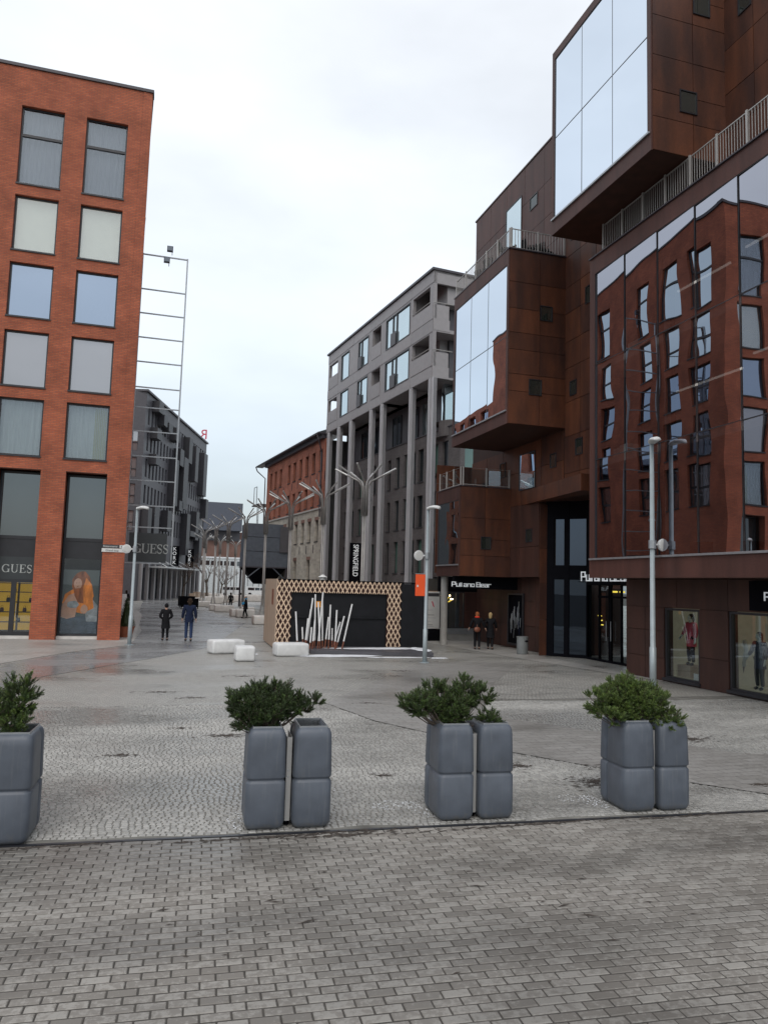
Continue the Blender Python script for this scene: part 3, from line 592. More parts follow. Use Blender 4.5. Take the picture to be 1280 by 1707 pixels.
shape('print', 'pp_h', blob(.82, 2.45, .40, .52, 20, .06), .008); shape('print', 'pp_h2', [(1.0, 2.7), (1.25, 2.4), (1.35, 1.9), (1.22, 1.35), (1.0, 1.3), (.85, 1.7), (.9, 2.3)], .010)
shape('print', 'pp_sk', blob(.66, 2.42, .17, .25), .012); shape('print', 'pp_h', [(.5, 2.2), (.9, 2.25), (.95, 1.55), (.7, 1.6), (.55, 1.9)], .014)
shape('print', 'pp_w', blob(.50, 1.5, .25, .17, 12, .1), .016); shape('print', 'pp_sk', blob(.98, 1.3, .16, .2, 12, .1), .018); shape('print', 'pp_d', [(.2, .22), (.25, .85), (.62, .95), (1.0, .9), (1.1, .22)], .016)
for dx in (-.05, .05): shape('print', 'haird', blob(.66+dx, 2.46, .02, .012), .014)
shape('print', 'hairr', blob(.66, 2.30, .035, .012), .014)
# street name plates
sg = thing('street_sign', 'dark street name plate over a white one on the brick corner pier', 'street sign', (-1.9, 35.58, 3.87))
SF = Fr((-2.36, 35.58, 0), (1, 0, 0), (0, -1, 0))
B('plate', 'sign_dark', sg, SF, 0, .70, 4.05, 4.19, 0, .02); B('plate', 'sign_white', sg, SF, .71, .9, 4.05, 4.19, 0, .02); B('plate', 'sign_white', sg, SF, -.03, .9, 3.87, 4.03, 0, .02)
text('Rotermanni', .125, 'sign_white', sg, SF, .02, 4.08, .024, extrude=.002); text('8', .13, 'sign_dark', sg, SF, .77, 4.075, .024, extrude=.002); text('Grand stop', .12, 'sign_dark', sg, SF, .13, 3.905, .024, extrude=.002)
# billboard lattice off the back of the brick building
bf = thing('billboard_frame', 'tall steel ladder frame with a GUESS board, fixed to the orange brick building', 'billboard', (-.6, 42, 3.5))
BFm = Fr((0, 42, 0), (1, 0, 0), (0, -1, 0))
MB().box(BFm, .64, .72, 3.52, 20.45, -.05, .05).build('post', 'steel', bf)
MB().box(BFm, -1.72, -1.64, 3.52, 20.45, -.05, .05).build('post', 'steel', bf)
for z in (20.4, 18.45, 17.1, 15.75, 14.4, 13.0, 11.9, 10.6, 9.25, 7.95, 6.6, 5.45, 3.55): B('rung', 'steel', bf, BFm, -1.64, .64, z-.03, z+.03, -.04, .04)
B('board', 'guessboard', bf, BFm, -1.5, .42, 3.62, 5.15, -.02, .03)
serif('GUESS', BFm, -1.30, 4.08, .031, .50, bf, 'letters_grey', gap=.0)
for z, u in ((20.75, -.28), (20.1, -.42)):
    fl = thing('floodlight', 'grey floodlight standing above the top rung of the tall steel frame' if z > 20.5 else 'grey floodlight hanging below the top rung of the tall steel frame', 'floodlight', (u, 42, z))
    B('housing', 'dblue', fl, BFm, u-.16, u+.16, z, z+.28, -.1, .1); B('lens', 'gdark', fl, BFm, u-.13, u+.13, z+.03, z+.25, .102, .11); MB().tube([(u+.12, 42, z-.2), (u+.12, 42, z+.1)], .02, 6).build('bracket', 'steel', fl)
# ================================================================ corten building on the right
CB = thing('corten_building', 'dark rust-coloured steel clad building with projecting glazed boxes, filling the right side', 'building', (16, 22, 0))
FW = Fr((15.5, 0, 0), (0, 1, 0), (-1, 0, 0))          # u = Y, w towards the square
ZT = 22.4
wl = MB()
shopw = [(16.3, 17.8, .1, 2.3), (19.0, 20.62, .1, 2.3), (13.2, 15.6, .1, 2.3)]
wl.holes(FW, 4, 22.64, 0, 3.2, shopw, .3)
wl.box(FW, 22.64, 36.2, 6.5, ZT, -4, 0); wl.box(FW, 4, 22.64, 13.8, ZT, -4, 0); wl.box(FW, 28.9, 36.2, 3.28, 6.5, -4, 0); wl.box(FW, 28.9, 36.9, 0, 3.28, -4, -.7)
wl.box(FW, 4, 8.6, 3.2, 13.8, -4, 0); wl.box(FW, 22.5, 22.64, 3.2, 13.8, -4, 0); wl.box(FW, 8.6, 22.5, 3.2, 3.8, -4, 0); wl.box(FW, 22.34, 22.64, 0, 3.2, -4, -.3)
wl.box(FW, 4, 36.3, ZT, ZT+.08, -4, .06)
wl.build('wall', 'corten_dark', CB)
def nohit(rects):
    return lambda a, b: any(r[0]-.0 < a < r[1] and r[2] < b < r[3] for r in rects)
# cladding on the walls
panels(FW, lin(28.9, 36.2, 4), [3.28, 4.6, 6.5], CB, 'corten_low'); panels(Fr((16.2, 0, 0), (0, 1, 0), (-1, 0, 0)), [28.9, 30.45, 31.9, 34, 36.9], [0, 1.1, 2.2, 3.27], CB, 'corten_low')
panels(FW, lin(26.9, 36.2, 5), [6.5, 8.0, 9.2], CB, 'corten')
panels(FW, lin(20.0, 26.8, 6), [6.5, 7.4, 8.9, 10.3, 11.7, 12.8, 14.0, 15.1, 16.4, 17.6, 19.0, 20.6, 22.38], CB, 'corten')
panels(FW, lin(26.8, 36.2, 5), [16.5, 17.6, 19.0, 20.6, 22.38], CB, 'corten_front')
panels(FW, lin(4, 20.0, 9), [13.5, 15.1, 16.4, 17.6, 19.0, 20.6, 22.38], CB, 'corten')
# ground-floor wall with shop windows: piers clad in panels
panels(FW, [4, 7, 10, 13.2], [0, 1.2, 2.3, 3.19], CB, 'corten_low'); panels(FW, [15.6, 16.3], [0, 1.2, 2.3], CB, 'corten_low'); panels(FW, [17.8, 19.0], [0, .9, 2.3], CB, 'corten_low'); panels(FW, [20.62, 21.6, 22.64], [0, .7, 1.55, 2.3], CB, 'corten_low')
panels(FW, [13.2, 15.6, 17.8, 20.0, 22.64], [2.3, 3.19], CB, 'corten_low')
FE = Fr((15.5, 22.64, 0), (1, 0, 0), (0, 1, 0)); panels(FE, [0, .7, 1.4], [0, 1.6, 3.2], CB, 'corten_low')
FP = Fr((15.5, 28.9, 0), (1, 0, 0), (0, -1, 0)); panels(FP, [0, .45], [0, 1.5, 3, 4.5, 6.4], CB, 'corten')
for u0, u1, v0, v1 in ((29.29, 30.0, 20.0, 20.6), (24.8, 25.27, 13.9, 14.6), (25.91, 26.41, 10.5, 11.1), (25.45, 25.97, 8.03, 8.69), (27.47, 27.97, 7.8, 8.4), (29.5, 30.06, 4.8, 5.38), (32.2, 32.8, 8.0, 8.7), (34.2, 34.8, 7.3, 8.0), (16.5, 17.0, 19.7, 20.4)):
    smallwin(FW, u0, u1, v0, v1, CB)
smallwin(FW, 30.84, 32.5, 17.6, 21.2, CB, pane='gpale'); smallwin(FW, 29.26, 30.78, 7.15, 8.8, CB, pane='gmirror'); smallwin(FW, 25.2, 26.4, 17.0, 18.9, CB, pane='gpale'); smallwin(FW, 23.7, 24.9, 17.0, 18.7, CB, pane='gpale')
# projecting boxes
def bay(name, label, y0, y1, z0, z1, X, gz, nx, gl, ub, m_edge='corten_front', side_wins=(), interior=False, sideu=None, sidev=None):
    W_ = 15.5-X
    d = .3 if not interior else .12
    b = MB()
    if interior:   # hollow shell so that the room shows through the glass
        b.box(FW, y0, y1, z0, gz[0]-.03, 0, W_-.05); b.box(FW, y0, y1, gz[-1]+.03, z1, 0, W_-.05)
        b.box(FW, y0, y0+.12, gz[0]-.03, gz[-1]+.03, 0, W_-.05); b.box(FW, y1-.12, y1, gz[0]-.03, gz[-1]+.03, 0, W_-.05)
    else: b.box(FW, y0, y1, z0, z1, 0, W_-.05)
    o = b.build(name, 'corten_dark', CB, label=label)
    # front frame
    f = MB(); f.box(FW, y0, y1, z0-.005, gz[0], W_-.05, W_); f.box(FW, y0, y1, gz[-1], z1+.005, W_-.05, W_); f.box(FW, y0, y0+ub, gz[0], gz[-1], W_-.05, W_); f.box(FW, y1-ub, y1, gz[0], gz[-1], W_-.05, W_)
    f.build('front_frame', m_edge, o)
    s_ = MB().box(FW, y0+.05, y1-.05, gz[0]-.04, gz[0]+.02, W_, W_+.06); s_.build('sill', 'steel', o)
    us = lin(y0+ub, y1-ub, nx)
    mu = MB()
    for u in us[1:-1]: mu.box(FW, u-.011, u+.011, gz[0], gz[-1], W_-.034, W_-.024)
    for v in gz[1:-1]: mu.box(FW, us[0], us[-1], v-.013, v+.013, W_-.034, W_-.022)
    mu.ring(FW, us[0], us[-1], gz[0], gz[-1], .022, W_-.05, W_-.01)
    mu.build('mullion', 'frame', o)
    for i in range(nx):
        for j in range(len(gz)-1):
            ta = random.gauss(0, .0012)-(.021 if interior else 0); 
            mb = MB(); a, b_, c, dd = us[i]+.011, us[i+1]-.011, gz[j]+.013, gz[j+1]-.013; tw = ta*(b_-a)/2
            mb.add([FW(a, c, W_-.03-tw), FW(b_, c, W_-.03+tw), FW(b_, dd, W_-.03+tw), FW(a, dd, W_-.03-tw)], [(0, 1, 2, 3)])
            mb.build('pane', gl, o)
    if sideu:
        FS = Fr((15.5, y0, 0), (-1, 0, 0), (0, -1, 0)); panels(FS, sideu, sidev, o, 'corten', t=.02)
        for q in side_wins: smallwin(FS, *q, o, w0=.03)
    return o
F1 = bay('projecting_box', 'upper mirror-glazed projecting box', 17.62, 23.38, 15.42, 22.4, 12.9, [15.97, 19.02, 22.1], 3, 'gmirror', .17, sideu=[.0, 1.17, 2.56], sidev=[15.42, 16.45, 17.25, 18.35, 19.6, 20.4, 21.5, 22.4], side_wins=[(1.05, 1.65, 16.75, 17.45), (.55, 1.15, 19.95, 20.6)])
F2 = bay('projecting_box', 'middle mirror-glazed projecting box', 26.82, 32.65, 9.27, 16.45, 12.9, [9.8, 12.85, 15.83], 3, 'gmirror', .17, sideu=[0, 1.2, 2.56], sidev=[9.27, 10.6, 11.3, 12.3, 13.0, 14.0, 15.1, 16.45], side_wins=[(.64, 1.19, 13.62, 14.25), (1.1, 1.67, 10.5, 11.15)])
F3 = bay('projecting_box', 'lowest projecting box over the shop window', 31.66, 34.5, 3.27, 7.35, 12.95, [3.78, 6.72], 1, 'gdarkmir', .12, sideu=[0, 1.3, 2.5], sidev=[3.27, 4.2, 4.95, 5.9, 7.35], side_wins=[(1.0, 1.5, 4.5, 5.08)])
F4 = bay('projecting_box', 'wide glazed box above the shop windows', 8.5, 22.6, 3.2, 14.33, 14.0, [3.83, 7.19, 10.5, 13.74], 8, 'gbig', .32, interior=True)
mm_ = MB()
for z in (.02,): pass
# rooms behind the wide glazing
rooms = MB(); rooms.box(FW, 8.7, 22.4, 3.85, 13.72, -2.6, -2.5)
for z in (7.15, 10.45): rooms.box(FW, 8.6, 22.5, z-.2, z+.02, -2.5, 1.38)
rooms.box(FW, 20.2, 20.3, 3.85, 13.7, -2.5, .2); rooms.box(FW, 15.0, 15.1, 3.85, 13.7, -2.5, .2)
CB_w = rooms.build('interior_wall', 'roompink', F4)
# the solid wall behind the bay must be open for the rooms: dark back wall only
for k, (y0, y1, z) in enumerate(((13.9, 16.4, 9.3), (16.8, 19.6, 9.0), (14.4, 16.6, 12.4), (17.2, 19.5, 12.2))):
    B('light_strip', 'strip', F4, FW, y0, y1, z, z+.05, .25, .31)
for k, (y, z, s) in enumerate(((21.6, 7.25, .35), (21.2, 7.25, .45), (20.7, 10.52, .5), (14.4, 7.25, .4), (15.9, 3.9, .35), (17.8, 3.9, .45))):
    o = thing('cardboard_box', ['small pale box at the far end of the first office floor', 'white box at the far end of the first office floor', 'white box at the far end of the top office floor', 'pale box at the near end of the first office floor', 'low brown box behind the lowest glazing by the lamp post', 'stacked brown boxes behind the lowest glazing beside the lamp post'][k], 'box', (14.6, y, z))
    B('carton', 'curtain_pale' if k < 4 else 'bag', o, FW, y-s/2, y+s/2, z, z+s*.7, .7, 1.1); B('flap', 'curtain_pale', o, FW, y-s/2, y-.02, z+s*.7, z+s*.7+.01, .7, 1.1)
# railings
def railing(name, label, parent, fr, u0, u1, v, w, posts, step, h=.93, thin=False):
    r = MB(); q_ = .008 if thin else .03; r.box(fr, u0, u1, v+h-q_, v+h, w-q_*.6, w+q_*.6); r.box(fr, u0, u1, v+.06, v+.09, w-.015, w+.015)
    u = u0+step
    while u < u1: r.box(fr, u-.008, u+.008, v+.09, v+h-.03, w-.008, w+.008); u += step
    o = r.build(name, 'rail', parent, label=label)
    for i in range(posts+1):
        a = u0+(u1-u0)*i/posts; B('post', 'rail', o, fr, a-.03, a+.03, v-.05, v+h+.02, w+.02, w+.06)
    return o
railing('railing', 'pale steel railing on the edge of the wide box', CB, FW, 8.6, 21.9, 14.36, 1.38, 12, .105, h=1.0)
railing('railing', 'pale steel railing on the middle box', CB, FW, 26.9, 32.6, 16.47, 2.5, 5, .14, h=.87)
railing('railing', 'pale steel railing on the side of the middle box', CB, Fr((15.5, 26.86, 0), (-1, 0, 0), (0, -1, 0)), .1, 2.5, 16.47, 0, 2, .13, h=.87)
rr = MB(); F5 = Fr((15.5, 31.7, 0), (-1, 0, 0), (0, -1, 0))
gr_ = railing('railing', 'glass balustrade on the lowest box', CB, FW, 31.75, 34.4, 7.37, 2.45, 3, 9, h=.85, thin=True); B('pane', 'gtransp', gr_, FW, 31.8, 34.35, 7.45, 8.15, 2.44, 2.45)
gr_ = railing('railing', 'glass balustrade on the side of the lowest box', CB, F5, .1, 2.4, 7.37, -.02, 2, 9, h=.85, thin=True); B('pane', 'gtransp', gr_, F5, .15, 2.35, 7.45, 8.15, -.03, -.02)
B('roof_edge', 'coping', CB, FW, 26.75, 32.7, 16.45, 16.5, 0, 2.62); B('roof_edge', 'coping', CB, FW, 8.5, 22.6, 14.33, 14.37, 0, 1.56); B('roof_edge', 'coping', CB, FW, 31.6, 34.52, 7.35, 7.38, 0, 2.58)
# canopy over the entrance: thin wedge
cn = MB(); pts = [(15.55, 31.3, 6.5), (14.7, 24.3, 6.42), (15.55, 24.3, 6.42), (15.55, 31.3, 7.1), (14.7, 24.3, 7.05), (15.55, 24.3, 7.05)]
cn.add(pts, [(0, 2, 1), (3, 4, 5), (0, 1, 4, 3), (1, 2, 5, 4), (2, 0, 3, 5)]).build('canopy', 'corten', CB)
# entrance: two glazed faces with dark mullions
en = thing('shop_entrance', 'tall dark glazed shop entrance between the rusty pier and the right-hand shop windows', 'entrance', (16.8, 26, 0))
EA = Fr((15.8, 28.9, 0), (1.3, -1.4, 0), (-1.4, -1.3, 0)); EB = Fr((16.95, 27.6, 0), (0, -1, 0), (-1, 0, 0))
fm = MB(); fm.box(EA, 0, .35, 0, 6.5, -.15, 0); fm.box(EA, .80, 1.0, 0, 6.5, -.12, .02); fm.box(EA, 1.85, 1.93, 0, 6.5, -.1, .02); fm.box(EA, .35, 1.93, 5.75, 6.5, -.1, .0); fm.box(EA, .35, 1.93, 3.2, 3.8, -.1, 0); fm.box(EA, .35, 1.93, 0, .12, -.1, 0)
fm.box(EB, 0, 5, 3.0, 6.5, -.1, 0); fm.box(EB, 0, .06, 0, 3, -.1, .0)
for u in (.95, 1.65, 1.75, 2.45, 3.2, 4.1, 4.9): fm.box(EB, u-.03, u+.03, 0, 3, -.08, .01)
fm.box(EB, .9, 4.9, 2.5, 2.58, -.08, .01); fm.box(EB, 0, 5, 0, .08, -.1, .02)
fm.build('frame', 'black', en)
B('pane', 'gentr', en, EA, .42, .80, 3.8, 5.75, -.06, -.05); B('pane', 'gentr', en, EA, 1.0, 1.85, 3.8, 5.75, -.06, -.05)
B('pane', 'gblack', en, EA, .35, .80, .12, 3.2, -.06, -.05); B('pane', 'gblack', en, EA, 1.0, 1.85, .12, 3.2, -.06, -.05)
for u0, u1 in ((.06, .92), (.98, 1.62), (1.78, 2.42), (2.48, 3.17), (3.23, 4.07)): B('pane', 'gtransp', en, EB, u0, u1, .08, 3.0, -.05, -.04)
for u in (1.55, 1.86): MB().tube([EB(u, .85, .06), EB(u, 1.6, .06)], .018, 6).build('handle', 'steel', en)
ri = MB(); ri.quad(EB(-.5, 0.02, -3), EB(5, .02, -3), EB(5, 3, -3), EB(-.5, 3, -3)); ri.quad(EB(-.5, .03, -.1), EB(5, .03, -.1), EB(5, .03, -3), EB(-.5, .03, -3)); ri.quad(EB(-.5, 3, -.1), EB(5, 3, -.1), EB(5, 3, -3), EB(-.5, 3, -3)); ri.build('interior', 'roomdark', en)
for i in range(4): MB().tube([EB(.7+.5*i, 2.75, -.8), EB(1.0+.5*i, 2.75, -.8)], .035, 6).build('ceiling_light', 'bulb_dim', en)
for i in range(3): MB().tube([EB(-.05+.06*i, 1.75-.18*i, -.6), EB(.2+.06*i, 1.75-.18*i, -.6)], .022, 6).build('ceiling_light', 'bulb_dim', en)
dk = thing('display_table', 'white counter inside the glazed shop entrance', 'counter', (18.0, 24.4, 0))
B('top', 'white', dk, EB, 2.4, 4.0, .78, .84, -1.1, -.5); B('base', 'colconc', dk, EB, 2.6, 3.8, .05, .78, -1.0, -.6); B('box', 'white', dk, EB, 2.9, 3.3, .84, 1.15, -.95, -.7)
# stroke lettering for the shop name
GL = {'P': [(0, 0, 0, 1), (0, 1, 1, 1), (1, 1, 1, .45), (0, .45, 1, .45)], 'u': [(0, .65, 0, 0), (0, 0, .8, 0), (.8, 0, .8, .65)], 'l': [(0, 0, 0, .8)], 'a': [(.0, .65, .8, .65), (.8, .65, .8, 0), (0, 0, .8, 0), (0, 0, 0, .33), (0, .33, .8, .33)],
      'n': [(0, 0, 0, .65), (0, .65, .8, .65), (.8, .65, .8, 0)], 'd': [(0, 0, 0, .65), (0, .65, .8, .65), (0, 0, .8, 0), (.8, 0, .8, .65)], 'B': [(0, 0, 0, 1), (0, 1, 1, 1), (1, 1, 1, 0), (0, 0, 1, 0), (0, .5, 1, .5)],
      'e': [(0, 0, 0, .65), (0, .65, .8, .65), (.8, .65, .8, .33), (0, .33, .8, .33), (0, 0, .8, 0)], 'r': [(0, 0, 0, .65), (0, .65, .7, .65)]}
def strokes(s, fr, u, v, w, h, parent, ms, wx=.9, t=.12, gap=.28):
    x = u; k = 0
    for ch in s:
        if ch == ' ': x += h*.32; k += 1; continue
        mb = MB()
        for a, b, c, d in GL[ch]:
            a, c = sorted((a*wx, c*wx)); b, d = sorted((b, d)); mb.box(fr, x+a*h-t*h/2, x+c*h+t*h/2, v+b*h-t*h/2, v+d*h+t*h/2, w+.001*len(mb.f)/6, w+.03+.001*len(mb.f)/6)
        mb.build('letter', ms[min(k, len(ms)-1)], parent)
        x += h*(wx*max(max(g_[0], g_[2]) for g_ in GL[ch])+gap)
    return x
sn = thing('shop_sign', 'white block lettering above the shop doors, partly hidden by the wide box', 'shop sign', (16.4, 26, 3.1))
FSG = Fr((16.35, 27.0, 0), (0, -1, 0), (-1, 0, 0))
MB().box(FSG, -.2, 4.2, 3.1, 3.13, -.3, .0).build('shelf', 'black', sn)
strokes('Pull and Bear', FSG, .05, 3.16, 0, .34, sn, ['letters'], wx=.8, t=.13)
# small sign board at the right edge
s2 = thing('projecting_sign', 'black shop board with white lettering at the right edge under the wide box', 'shop sign', (15.2, 16.3, 2.6))
FS2 = Fr((14.9, 16.55, 0), (1, 0, 0), (0, -1, 0)); B('board', 'black', s2, Fr((15.44, 16.9, 0), (0, -1, 0), (-1, 0, 0)), 0, 1.9, 2.35, 3.15, 0, .06)
strokes('Pull and Bear', Fr((15.38, 16.75, 0), (0, -1, 0), (-1, 0, 0)), .42, 2.64, .003, .2, s2, ['letters'], wx=.8, t=.16)
# shop windows with mannequins
for i, (a, b, c, d) in enumerate(shopw):
    f = MB().ring(FW, a+.01, b-.01, c+.01, d-.01, .07, -.1, .0); f.box(FW, a-.05, b+.05, c-.06, c+.02, -.05, .09); o = f.build('shop_window', 'frame', CB)
    B('pane', 'gtransp', o, FW, a+.08, b-.08, c+.08, d-.08, -.08, -.07)
    r_ = MB(); r_.quad(FW(a-.4, c, -1.6), FW(b+.4, c, -1.6), FW(b+.4, 3, -1.6), FW(a-.4, 3, -1.6)); r_.quad(FW(a-.4, c+.02, -.3), FW(b+.4, c+.02, -.3), FW(b+.4, c+.02, -1.6), FW(a-.4, c+.02, -1.6))
    r_.quad(FW(a-.4, c, -.3), FW(a-.4, c, -1.6), FW(a-.4, 3, -1.6), FW(a-.4, 3, -.3)); r_.quad(FW(b+.4, c, -.3), FW(b+.4, c, -1.6), FW(b+.4, 3, -1.6), FW(b+.4, 3, -.3)); r_.quad(FW(a-.4, 3, -.3), FW(b+.4, 3, -.3), FW(b+.4, 3, -1.6), FW(a-.4, 3, -1.6))
    r_.build('display_wall', 'greenwall', o); MB().ball(FW((a+b)/2+.2, 2.05, -1.0), .05).build('lamp', 'bulb', o)  # bulb added to brighten the mannequins behind the glass
# poster panel on the lower wall
FW_ = FW; FW = Fr((16.18, 0, 0), (0, 1, 0), (-1, 0, 0))
pp = thing('poster_panel', 'dark window poster of striped clothed figures on the rusty wall left of the litter bin', 'poster', (15.4, 31.1, .3))
f = MB().ring(FW, 31.5, 33.1, .15, 2.55, .08, .04, .10); f.build('frame', 'frame', pp); B('print', 'black', pp, FW, 31.58, 33.02, .23, 2.47, .045, .06)
for i in range(26):
    u = random.uniform(31.75, 32.85); z0 = random.uniform(.45, 1.4); h = random.uniform(.4, .9); u = 32.3+(u-32.3)*(1-.3*abs(z0-1.2))
    mb = MB(); s = random.uniform(-.08, .08); mb.add([FW(u, z0, .062+.0004*i), FW(u+.03, z0, .062+.0004*i), FW(u+.035+s, min(2.25, z0+h), .062+.0004*i), FW(u+s, min(2.25, z0+h), .062+.0004*i)], [(0, 1, 2, 3)]); mb.build('stripe', ['letters_grey', 'navy', 'pp_w', 'curtain'][i % 4], pp)
FW = FW_
# lit corner shop under the lowest box
cs = thing('corner_shop', 'dark shopfront with a lit chandelier under the lowest rusty box', 'shop', (15.2, 37, 0))
FC = Fr((14.0, 37.0, 0), (1, 0, 0), (0, -1, 0))
m_ = MB(); m_.box(FC, -1.02, 2.18, 2.70, 3.26, 4.55, 4.75); m_.build('fascia', 'black', cs); B('transom', 'black', cs, FC, .1, 2.3, 2.52, 3.3, -.3, -.1)
MB().box(FC, -.3, 2.3, 0, .34, -.3, .0).build('plinth', 'colconc', cs); MB().box(FC, -.3, 2.2, .34, .62, -.25, .06).build('sill', 'steel', cs)
f = MB().ring(FC, .12, 1.5, .62, 2.52, .05, -.1, 0); f.build('window_frame', 'frame', cs); B('pane', 'gtransp', cs, FC, .17, 1.45, .67, 2.47, -.07, -.06)
panels(FC, [1.5, 2.6], [.62, 1.5, 2.52], cs, 'corten_front')
m_ = MB(); m_.quad(FC(0, .5, -3), FC(2.6, .5, -3), FC(2.6, 3.2, -3), FC(0, 3.2, -3)); m_.quad(FC(2.6, .5, -.3), FC(2.6, .5, -3), FC(2.6, 3.2, -3), FC(2.6, 3.2, -.3)); m_.build('interior', 'roomdark', cs); B('lit_wall', 'warmwall', cs, FC, .5, 1.05, 1.5, 2.5, -2.9, -2.8)
m_ = MB(); m_.box(FC, .6, .8, .6, 1.6, -.5, -.45); m_.box(FC, 1.2, 1.4, .6, 2.5, -.5, -.45); m_.build('curtain', 'dblue', cs)
panels(Fr((13.9, 37.3, 0), (1, 0, 0), (0, -1, 0)), [0, 1.0, 2.0, 3], [3.46, 5, 6.6, 8.2, 9.2], CB, 'corten')
AB('rear_wall', 'corten_dark', CB, 16.45, 20, 36.2, 40, 0, 9.2)
ch = thing('chandelier', 'lit chandelier hanging inside the dark corner shop', 'chandelier', (14.75, 37.8, 2.2))
MB().lathe((14.75, 37.8, 1.95), [(.03, 0), (.10, .05), (.04, .12), (.03, .5)], 8).build('stem', 'bulb_dim', ch)
for ring_, n, z in ((.38, 9, 2.12), (.26, 6, 2.3), (.08, 2, 2.48)):
    for i in range(n):
        t = 2*math.pi*i/n+ring_; x, y = 14.75+ring_*math.cos(t), 37.8+ring_*math.sin(t)
        a = MB().tube([(14.75, 37.8, z-.12), ((x+14.75)/2, (y+37.8)/2, z-.16), (x, y, z-.03)], .008, 5).build('arm', 'bulb_dim', ch); MB().ball((x, y, z), .028, rz=.045, n=6, m=4).build('bulb', 'bulb', ch)
s3 = thing('fascia_sign', 'lit block lettering on the black fascia above the chandelier window', 'shop sign', (15.7, 36.95, 2.7))
strokes('Pull and Bear', FC, -1.14+.02, 2.80, 4.76, .19, s3, ['letters', 'letters', 'letters', 'letters', 'letters', 'letters', 'letters', 'letters', 'letters', 'letters_warm'], wx=.86, t=.17, gap=.3)
cc_ = MB().lathe((13.28, 34.2, 0), [(.17, 0), (.17, 3.26)], 20); cc_.build('concrete_column', 'colconc', None, smooth=False); o = bpy.context.scene.objects['concrete_column']; tag(o, 'round concrete column under the lowest rusty box', 'column')
nb = thing('notice_board', 'white notice board between the orange-bannered lamp post and the concrete column', 'notice board', (13.4, 36.5, 0))
FN = Fr((12.95, 36.6, 0), (1, 0, 0), (0, -1, 0)); B('panel', 'sign_white', nb, FN, .15, 1.0, .62, 2.5, 0, .05); B('header', 'sign_dark', nb, FN, .18, .97, 2.25, 2.42, .052, .056); B('base', 'black', nb, FN, .1, 1.05, 0, .6, -.05, .1)
for i, z in enumerate((2.1, 1.55, 1.3, 1.15, .98, .8, .72)): B('text_line', ['curtain', 'curtain', 'sign_dark'][i % 3], nb, FN, .3+.05*(i % 2), .55+.08*(i % 4), z, z+.02, .052, .054)
mb = MB(); mb.add([FN(.55, 2.0, .053), FN(.62, 2.0, .053), FN(.72, 1.7, .053), FN(.64, 1.75, .053)], [(0, 1, 2, 3)]); mb.build('logo', 'redsign', nb)
# dark wicker seats on the terrace
for i, (x, y) in enumerate(((13.4, 28.0), (14.2, 27.5), (15.0, 27.6), (13.5, 29.8), (13.6, 31.0))):
    c = thing('terrace_chair', ['round wicker chair at the corner of the high terrace', 'wide wicker chair in the middle of the high terrace side railing', 'wicker chair next to the rusty wall on the high terrace', 'wicker chair second from the terrace corner along the long railing', 'small wicker chair farthest along the high terrace'][i], 'chair', (x, y, 16.5))
    MB().lathe((x, y, 16.5), [(.2, 0), (.3, .25), (.33, .36), (.28, .38)], 12).build('seat', 'blackc', c)
    mb = MB()
    for q in range(9):
        t = math.pi*q/8+.4*i
        mb.tube([(x+.3*math.cos(t), y+.3*math.sin(t), 16.86), (x+.36*math.cos(t), y+.36*math.sin(t), 17.25)], .05, 5)
    mb.build('backrest', 'blackc', c)
# ================================================================ grey building on tall columns
GD = Vector((-.1114, .9938, 0)); GN = Vector((-.9938, -.1114, 0))
GB = thing('grey_building', 'grey building whose pale panelled top floors stand on tall grey columns', 'building', (17, 55, 0))
FG = Fr((17, 46.9, 0), GD, GN)
zt, zb = 24.3, 16.78; SL = 22.1
hsg = []
for z0, z1, zp in ((20.88, 23.3, 22.0), (17.6, 19.9, 18.72)):
    hsg += [(3.78, 8.2, z0, z1), (11.88, 14.15, z0, z1), (16.4, 18.45, z0, z1), (9.23, 11.05, zp, z1+.03), (.55, 3.3, zp, z1), (19.45, 21.75, zp, z1-.1)]
m_ = MB().holes(FG, 0, SL, zb, zt, hsg, .25); m_.box(FG, 0, SL, zb, zb+.15, -9, -.25); m_.box(FG, 0, SL, zt-.15, zt, -9, -.25); m_.box(FG, 0, SL, 20.0, 20.25, -9, -.25); m_.box(FG, 3.5, 3.7, zb, zt, -6, -.26); m_.box(FG, SL-.2, SL, zb, zt, -9, -3)
m_.box(FG, 3.7, 19.3, zb, zt, -6, -1.6); m_.box(FG, 8.3, 9.2, zb, zt, -1.6, -.26); m_.box(FG, 11.1, 11.8, zb, zt, -1.6, -.26); m_.box(FG, 19.1, 19.3, zb, zt, -1.6, -.26)
m_.build('upper_wall', 'greyclad', GB)
for us in ([0, 3.45, 8.75, 11.5, 15.3, 19.1, SL],): panels(FG, us, [zb+.02, 17.5], GB, 'greyclad', t=.02, w0=.002); panels(FG, us, [23.45, zt-.02], GB, 'greyclad', t=.02); panels(FG, us, [19.98, 20.82], GB, 'greyclad', t=.02)
